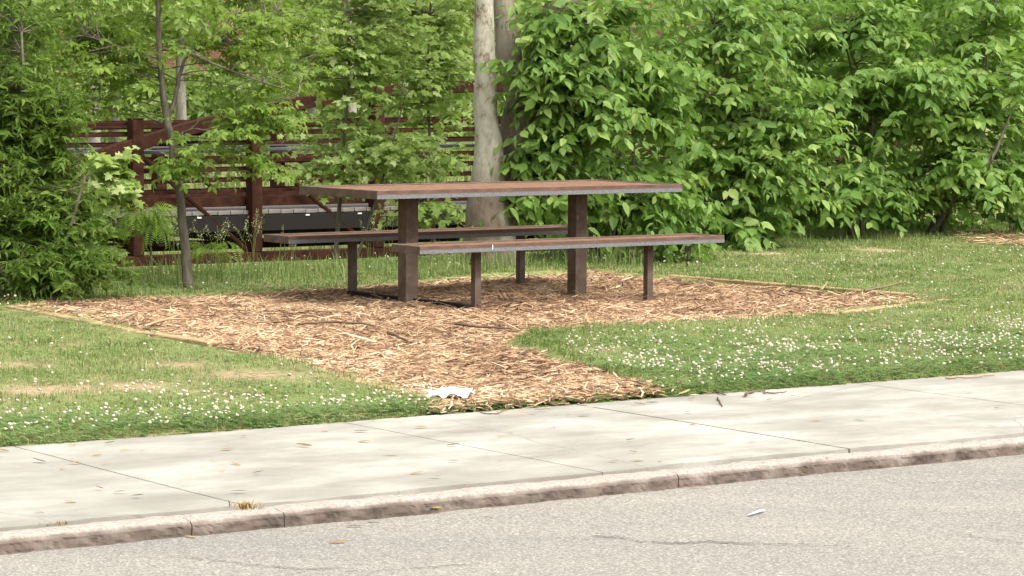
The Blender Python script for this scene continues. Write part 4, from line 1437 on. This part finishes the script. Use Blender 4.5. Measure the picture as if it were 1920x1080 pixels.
for k in range(3):
    aa = yaw + k * 2.094
    R = np.zeros((n, 3, 3))
    R[:, 0, 0], R[:, 0, 1], R[:, 1, 0], R[:, 1, 1], R[:, 2, 2] = np.cos(aa), -np.sin(aa), np.sin(aa), np.cos(aa), 1
    tl = r.normal(0, 0.3, n)
    vv_ = np.einsum('nij,kj->nki', R, tri_l) * (0.0165 * r.uniform(.6, 1.4, n))[:, None, None]
    vv_[:, :, 2] += vv_[:, :, 0] * tl[:, None]
    Vs.append(vv_ + lead[:, None])
V = np.stack(Vs, 1).reshape(-1, 3)
F = (np.arange(n * 3)[:, None, None] * 4 + np.array([(0, 1, 2), (0, 2, 3)])[None]).reshape(-1, 3)
link('clover_leaves', mesh_np('clover_leaves', V, F, np.repeat(np.clip(r.random(n) * 0.7 + 0.55 * (vnoise(cx_, cy_, 4.5, 341) - 0.3), 0, 1), 12)), L_CLOVER, kind='stuff')

fl = front * (0.16 + 0.84 * sstep(0.35, 0.8, vnoise(x, y, 3.1, 333))) * np.where(u > 8.3, 1.0, 0.85) + 0.018 + 0.25 * sstep(11.1, 10.6, v) + np.where((u > 13) & (v > 14.5), 0.02, 0)
ok = okb & (r.random(len(x)) < fl * 0.20)
fx, fy = x[ok], y[ok]
n = len(fx)
bm = bmesh.new()
bmesh.ops.create_icosphere(bm, subdivisions=1, radius=1)
iv = np.array([q.co[:] for q in bm.verts])
bm.verts.index_update()
if_ = np.array([[q.index for q in f.verts] for f in bm.faces])
bm.free()
hz = gz(fx, fy) + r.uniform(0.05, 0.095, n)
c = np.stack([fx, fy, hz], -1)
rad_ = 0.0078 * r.uniform(0.6, 1.2, n)
V = c[:, None] + iv[None] * rad_[:, None, None] * np.array([1, 1, 0.8]) + r.normal(0, 0.0012, (n, len(iv), 3))
F = (np.arange(n)[:, None, None] * len(iv) + if_[None]).reshape(-1, 3)
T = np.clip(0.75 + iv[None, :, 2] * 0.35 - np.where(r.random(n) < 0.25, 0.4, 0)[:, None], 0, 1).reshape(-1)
link('clover_flowers', mesh_np('clover_flowers', V.reshape(-1, 3), F, T), FLOWER, kind='stuff')

# seed-head weeds behind the bed
for i, (px, py, hgt, lab) in enumerate([(322, 520, .50, 'seeding grass clump left of the small tree trunk'), (345, 522, .46, 'seeding grass clump right against the small tree trunk'), (405, 505, .42, 'seeding grass clump midway between small tree and rear bench'),
                                        (470, 505, .46, 'tall seeding grass clump at the left end of the rear bench'), (545, 495, .36, 'sparse seeding grass behind the left end of the rear bench'), (690, 500, .42, 'pale seeding grass left of the left table post'), (730, 495, .5, 'tall seeding grass just behind the left table post')]):
    b = base_of(G(px, py))
    r = np.random.default_rng(400 + i)
    w = empty('seeding_grass', tuple(b), 0, lab, 'weed', 'seeding grass clumps behind the bed')
    st, hd = MB(), MB()
    for k in range(7 if i < 4 else 4):
        a0, ln = r.uniform(0, 6.28), r.uniform(0.02, 0.16)
        H = hgt * r.uniform(.75, 1.1)
        q = np.array([[0, 0, 0], [math.cos(a0) * ln * .3, math.sin(a0) * ln * .3, H * .6], [math.cos(a0) * ln, math.sin(a0) * ln, H]]) + np.array([r.normal(0, .03), r.normal(0, .03), 0])
        st.tube(q, [0.002, 0.0016, 0.001], 3, 0.5)
        for j in range(34):
            f = r.uniform(0, 1)
            p = q[1] + (q[2] - q[1]) * (0.25 + 0.75 * f) + norm(r.normal(0, 1, 3)) * 0.030 * (1.1 - f) * np.array([1, 1, .5])
            s = r.uniform(.005, .010)
            d = norm(r.normal(0, 1, 3) + [0, 0, .8])
            e = norm(np.cross(d, [0.3, 0.2, 1]))
            hd.add(np.array([p - d * s, p + e * s * .45, p + d * s, p - e * s * .45]), np.array([(0, 1, 2), (0, 2, 3)]), r.random())
    st.build('stalks', L_GRASS, w)
    hd.build('seed_heads', L_SEED, w, kind='stuff')

# ------------------------------------------------------------------ litter and small things
def stick(px_pts, rad, t, label, zplane=0.0, cat='twig', dz=0.0, group=None, ftaper=0.5):
    pts = []
    for (px, py) in px_pts:
        g = G(px, py, zplane)
        pts.append((g[0], g[1], zplane + rad + dz))
    pts = np.array(pts)
    tt = np.linspace(0, 1, len(pts))
    f = np.linspace(0, 1, len(pts) * 3)
    q = np.stack([np.interp(f, tt, pts[:, k]) for k in range(3)], -1)
    rr = random.Random(len(label))
    q += np.array([[rr.gauss(0, .002), rr.gauss(0, .004), abs(rr.gauss(0, .002))] for _ in q])
    m = MB()
    c = q.mean(0)
    m.tube(q - c, np.linspace(rad, rad * ftaper, len(q)), 5, t)
    o = m.build('twig', TWIG)
    o.location = c
    tag(o, label, cat, group)


stick([(1340, 734), (1348, 739), (1360, 743)], .006, .2, 'short dark twig on the pavement close to the clover edge, left of the others')
stick([(1345, 747), (1349, 756), (1352, 761), (1355, 765)], .004, .15, 'crooked dark twig lying nearest the kerb of the pavement twigs')
stick([(1397, 745), (1402, 740), (1415, 737), (1434, 736)], .008, .15, 'hooked thick dark twig on the pavement before the clover')
stick([(1430, 739), (1450, 740), (1474, 737)], .005, .2, 'straight dark twig touching the hooked one on the pavement')
stick([(1491, 723), (1515, 726), (1542, 725)], .003, .1, 'thin black stem lying flat near the clover edge')
stick([(1773, 711), (1800, 711), (1830, 709), (1864, 705)], .006, .85, 'pale strip of bark at the right of the pavement')
stick([(1820, 697), (1835, 690), (1858, 686), (1880, 688)], .007, .9, 'curved pale bark strip where clover meets pavement on the right')
stick([(1510, 708), (1530, 714), (1565, 714), (1607, 711)], .006, .3, 'long twig lying along the clover edge of the pavement')
stick([(1150, 745), (1190, 743), (1225, 744), (1264, 742)], .006, .3, 'dark bark strip spilling from the chip path onto the pavement')
stick([(1108, 750), (1150, 738), (1200, 728), (1240, 737)], .005, .9, 'pale bark strip crossing the right mouth of the chip path', dz=.02)
stick([(550, 790), (590, 782), (640, 784), (690, 779)], .005, .9, 'pale bark strip at the pavement edge left of the white paper')
stick([(800, 778), (830, 772), (862, 777)], .005, .6, 'brown bark strip on the pavement just below the white paper')
stick([(900, 776), (930, 778), (948, 771), (960, 762)], .003, .3, 'thin curved stem on the pavement right of the white paper')
stick([(855, 627), (890, 632), (960, 637)], .010, .15, 'long dark stick on the chips beside the grass point', dz=.05)
stick([(728, 644), (745, 652), (765, 660)], .010, .1, 'short dark stick in the middle of the chip path', dz=.05)
stick([(560, 627), (620, 622), (680, 626), (705, 631)], .008, .15, 'long dark stick on the chips left of the near bench legs', dz=.05)
stick([(1620, 562), (1660, 554), (1705, 543)], .009, .25, 'dark stick jutting over the back right edge of the bed', dz=.05)
stick([(1660, 718), (1661, 719)], .003, .3, 'tiny dark stub on the pavement slab') if False else None
stick([(220, 618), (250, 603), (262, 597)], .009, .7, 'bark piece leaning across the left edging timber', dz=.04)
stick([(270, 630), (310, 617), (350, 615)], .010, .95, 'long pale bark piece over the left edging timber', dz=.045)
stick([(1540, 556), (1547, 548), (1552, 541)], .007, .95, 'pale splinter standing up from the chips on the right', dz=.04)

# curled dry leaf scraps on pavement and road
scr = [(18, 849), (3, 861), (125, 837), (150, 834), (195, 834), (223, 849), (193, 855), (274, 846), (88, 870), (155, 871), (187, 872), (125, 881), (195, 920), (210, 926), (118, 943), (62, 962), (245, 933), (442, 844), (432, 871), (425, 885), (472, 890),
       (465, 924), (392, 866), (565, 834), (585, 839), (465, 821), (395, 811), (600, 810), (650, 795), (662, 811), (695, 830), (720, 854), (836, 838), (840, 867), (830, 895), (795, 888), (738, 786), (803, 804), (930, 821), (949, 812), (1005, 782), (1059, 780), (1108, 781),
       (1028, 803), (1196, 851), (1160, 868), (1182, 866), (1245, 867), (1172, 828), (1300, 776), (1310, 797), (1521, 791), (1435, 752), (1495, 746), (1850, 801), (1824, 739), (1875, 768), (1400, 833), (1600, 790)]
road_scr = [(712, 979), (925, 978), (655, 1018), (1290, 916), (345, 1009), (250, 1010), (648, 989), (1500, 893)]
dv = []
for k in range(4):
    V, F = leaflet([(0.2, 0.11), (0.5, 0.17), (0.8, 0.1)], 0.4 - 0.12 * k, 0.2 * k - 0.2)
    dv.append(mesh_np('dry_leaf', V, F, np.full(len(V), (0.2, 0.5, 0.8, 1.0)[k])))
rr = random.Random(9)
ORD = ['first', 'second', 'third', 'fourth', 'fifth', 'sixth', 'seventh', 'eighth', 'ninth', 'tenth', 'eleventh', 'twelfth', 'thirteenth', 'fourteenth', 'fifteenth', 'sixteenth', 'seventeenth', 'eighteenth', 'nineteenth', 'twentieth']
cells = {}
for i, (px, py) in enumerate(scr + road_scr):
    g = G(px, py)[:2]
    if i >= len(scr):
        key = 'on the grey asphalt'
    else:
        gu, gv = g @ KU, g @ KV
        side_ = 'grass side' if gv > 9.75 else ('kerb side' if gv < 9.25 else 'middle')
        bay = sum(gu > j for j in (4.92, 6.455, 7.70, 9.40))
        key = '%s of %s pavement slab from left' % (side_, ORD[bay])
    cells.setdefault(key, []).append((px, i))
scrap_label = {}
for key, mem in cells.items():
    for q, (_, i) in enumerate(sorted(mem)):
        scrap_label[i] = ('only dry leaf scrap, ' if len(mem) == 1 else ORD[q] + ' dry leaf scrap from left, ') + key
for i, (px, py) in enumerate(scr + road_scr):
    onroad = i >= len(scr)
    g = G(px, py, ROADZ if onroad else 0.0)
    o = link('dry_leaf', dv[i * 5 % 4], DRY)
    if onroad:
        z = road_z(g[:2] @ KU, g[:2] @ KV) + 0.008
    else:
        z = 0.008
    o.location = (g[0], g[1], z)
    L = rr.uniform(.035, .078)
    o.scale = (L * 0.75, L, L * 0.7)
    o.rotation_euler = (rr.uniform(-.08, .08), rr.uniform(-.18, .18), rr.choice([0, math.pi]) + rr.uniform(-.5, .5) + math.pi / 2)
    if onroad:
        tag(o, scrap_label[i], 'leaf', 'leaf scraps on the road')
    else:
        tag(o, scrap_label[i], 'leaf', 'leaf scraps on the pavement')

# crumpled white paper
c = G(845, 756)
gx_, gy_ = np.meshgrid(np.linspace(-1, 1, 22), np.linspace(-1, 1, 13), indexing='ij')
hz = 0.020 + 0.030 * np.exp(-(gx_ * 1.3) ** 2) * (1 - gy_ ** 2) + (vnoise(gx_ * 3, gy_ * 3, 1.4, 71) - .5) * 0.035 + (vnoise(gx_ * 5, gy_ * 5, 2, 72) - .5) * 0.016
outl = 0.085 * (0.75 + 0.5 * vnoise(gx_ * 0 + 3, gx_ * 2, 1.5, 73))
V = np.stack([gx_ * 0.105 + (vnoise(gy_ * 2, gx_, 1.5, 74) - .5) * .03, gy_ * outl * 0.7, np.maximum(hz, 0.004)], -1)
V[:, :, 2] += (gx_ < -0.55) * 0.0
idx = np.arange(22 * 13).reshape(22, 13)
F = np.stack([idx[:-1, :-1], idx[1:, :-1], idx[1:, 1:], idx[:-1, 1:]], -1).reshape(-1, 4)
pa = link('paper', mesh_np('paper', V.reshape(-1, 3), F), PAPER)
pa.location = (c[0], c[1], 0.020)
sol = pa.modifiers.new('thick', 'SOLIDIFY')
sol.thickness = 0.002
tag(pa, 'crumpled white paper at the mouth of the chip path beside the pavement', 'litter')

# weeds in the kerb and gutter
def tuft(px, py, zp, n, h, w, mat_, label, name, seed, spread=.03, t0=.5, cat='weed', lean=.9):
    g = G(px, py, zp)
    r = np.random.default_rng(seed)
    m = MB()
    for k in range(n):
        a = r.uniform(0, 6.28)
        b = np.array([r.normal(0, spread), r.normal(0, spread * .6), 0])
        hh = h * r.uniform(.5, 1.1)
        ln = r.uniform(.2, lean) * hh
        s = np.array([-math.sin(a), math.cos(a), 0]) * w
        mid = b + np.array([math.cos(a) * ln * .4, math.sin(a) * ln * .4, hh * .65])
        tip = b + np.array([math.cos(a) * ln, math.sin(a) * ln, hh])
        m.add(np.array([b - s, b + s, mid - s * .8, mid + s * .8, tip]), np.array([(0, 1, 3), (0, 3, 2), (2, 3, 4)]), float(np.clip(t0 + r.normal(0, .15), 0, 1)))
    o = m.build(name, mat_)
    o.location = (g[0], g[1], zp)
    tag(o, label, cat)


tuft(468, 953, 0.0, 60, .028, .0022, DRY, 'tan dead grass tuft growing where slab joint meets the kerb', 'dead_tuft', 501, .024, .8, lean=1.6)
tuft(158, 1012, -0.052, 9, .05, .004, L_GRASS, 'small green weed sprouting at the foot of the kerb stone on the left', 'gutter_weed', 502, .015, .3, lean=1.5)
tuft(112, 1020, -0.052, 10, .03, .002, L_GRASS, 'faint dry grass wisp at the kerb foot left of the green weed', 'gutter_weed', 503, .012, .9)
tuft(110, 983, 0.0, 26, .012, .002, DRY, 'low brown moss tuft in the crack behind the left kerb stone', 'dead_tuft', 504, .03, .7, lean=1.6)
# leaf debris in the gutter
g = G(775, 959, -0.052)
deb = empty('leaf_pile', (g[0], g[1], -0.05), 0, 'little heap of green and brown leaf bits in the gutter', 'litter')
rr = random.Random(4)
for k in range(14):
    o = link('leaf', dv[k % 4], DRY, deb)
    L = rr.uniform(.03, .06)
    o.location = (rr.gauss(0, .06), rr.gauss(.0, .014), .008 + rr.random() * .008)
    o.scale = (L, L, L)
    o.rotation_euler = (rr.uniform(-.3, .3), rr.uniform(-.5, .5), rr.uniform(0, 6.28))
# pale scrap on the asphalt
g = G(1417, 968, ROADZ)
m = MB()
m.add(np.array([(-.035, -.05, 0), (-.02, -.055, .004), (.035, .045, .003), (.045, .06, 0), (.025, .05, .006)]), np.array([(0, 1, 4), (1, 2, 4), (2, 3, 4)]))
o = m.build('paper_scrap', PAPER)
o.location = (g[0], g[1], road_z(g[:2] @ KU, g[:2] @ KV) + .006)
tag(o, 'thin pale scrap lying on the grey asphalt', 'litter')
# thin stake on the lawn behind the bench
b = base_of(G(1288, 502))
m = MB()
m.tube([(0, 0, 0), (.003, 0, .10), (0.0, 0, .16)], [.006, .006, .004], 6)
m.box((0, 0, .175), (.035, .012, .045), .004)
o = m.build('marker_stake', DARK_STEEL)
o.location = b
tag(o, 'thin dark marker stake in the lawn past the right bench end', 'stake')
# dark beam and straw at the right edge
b = G(1925, 438)
lg = MB()
lg.tube([(-.16, 0, .05), (0.2, .02, .06), (.8, .1, .07), (1.4, .2, .07)], [.045, .05, .05, .05], 8, 0.05)
o = lg.build('fallen_log', TWIG, None, True)
o.location = base_of(b)
tag(o, 'dark fallen log under the shrub at the right edge of the lawn', 'log')
r = np.random.default_rng(601)
c = G(1905, 458)
nn = 500
V, F, n = chips(c[0] + r.normal(0, .22, nn), c[1] + r.normal(0, .5, nn), lambda a, b_: gz(a, b_) + .025, .09, .007, 602, .12)
link('straw_litter', mesh_np('straw_litter', V, F, np.repeat(np.clip(r.beta(2, 2, n), 0, 1), 9)), CHIP, kind='stuff')
stick([(1858, 442), (1866, 447), (1890, 457), (1905, 463)], .010, .95, 'pale bare branch on the straw at the right edge of the lawn', dz=.05)
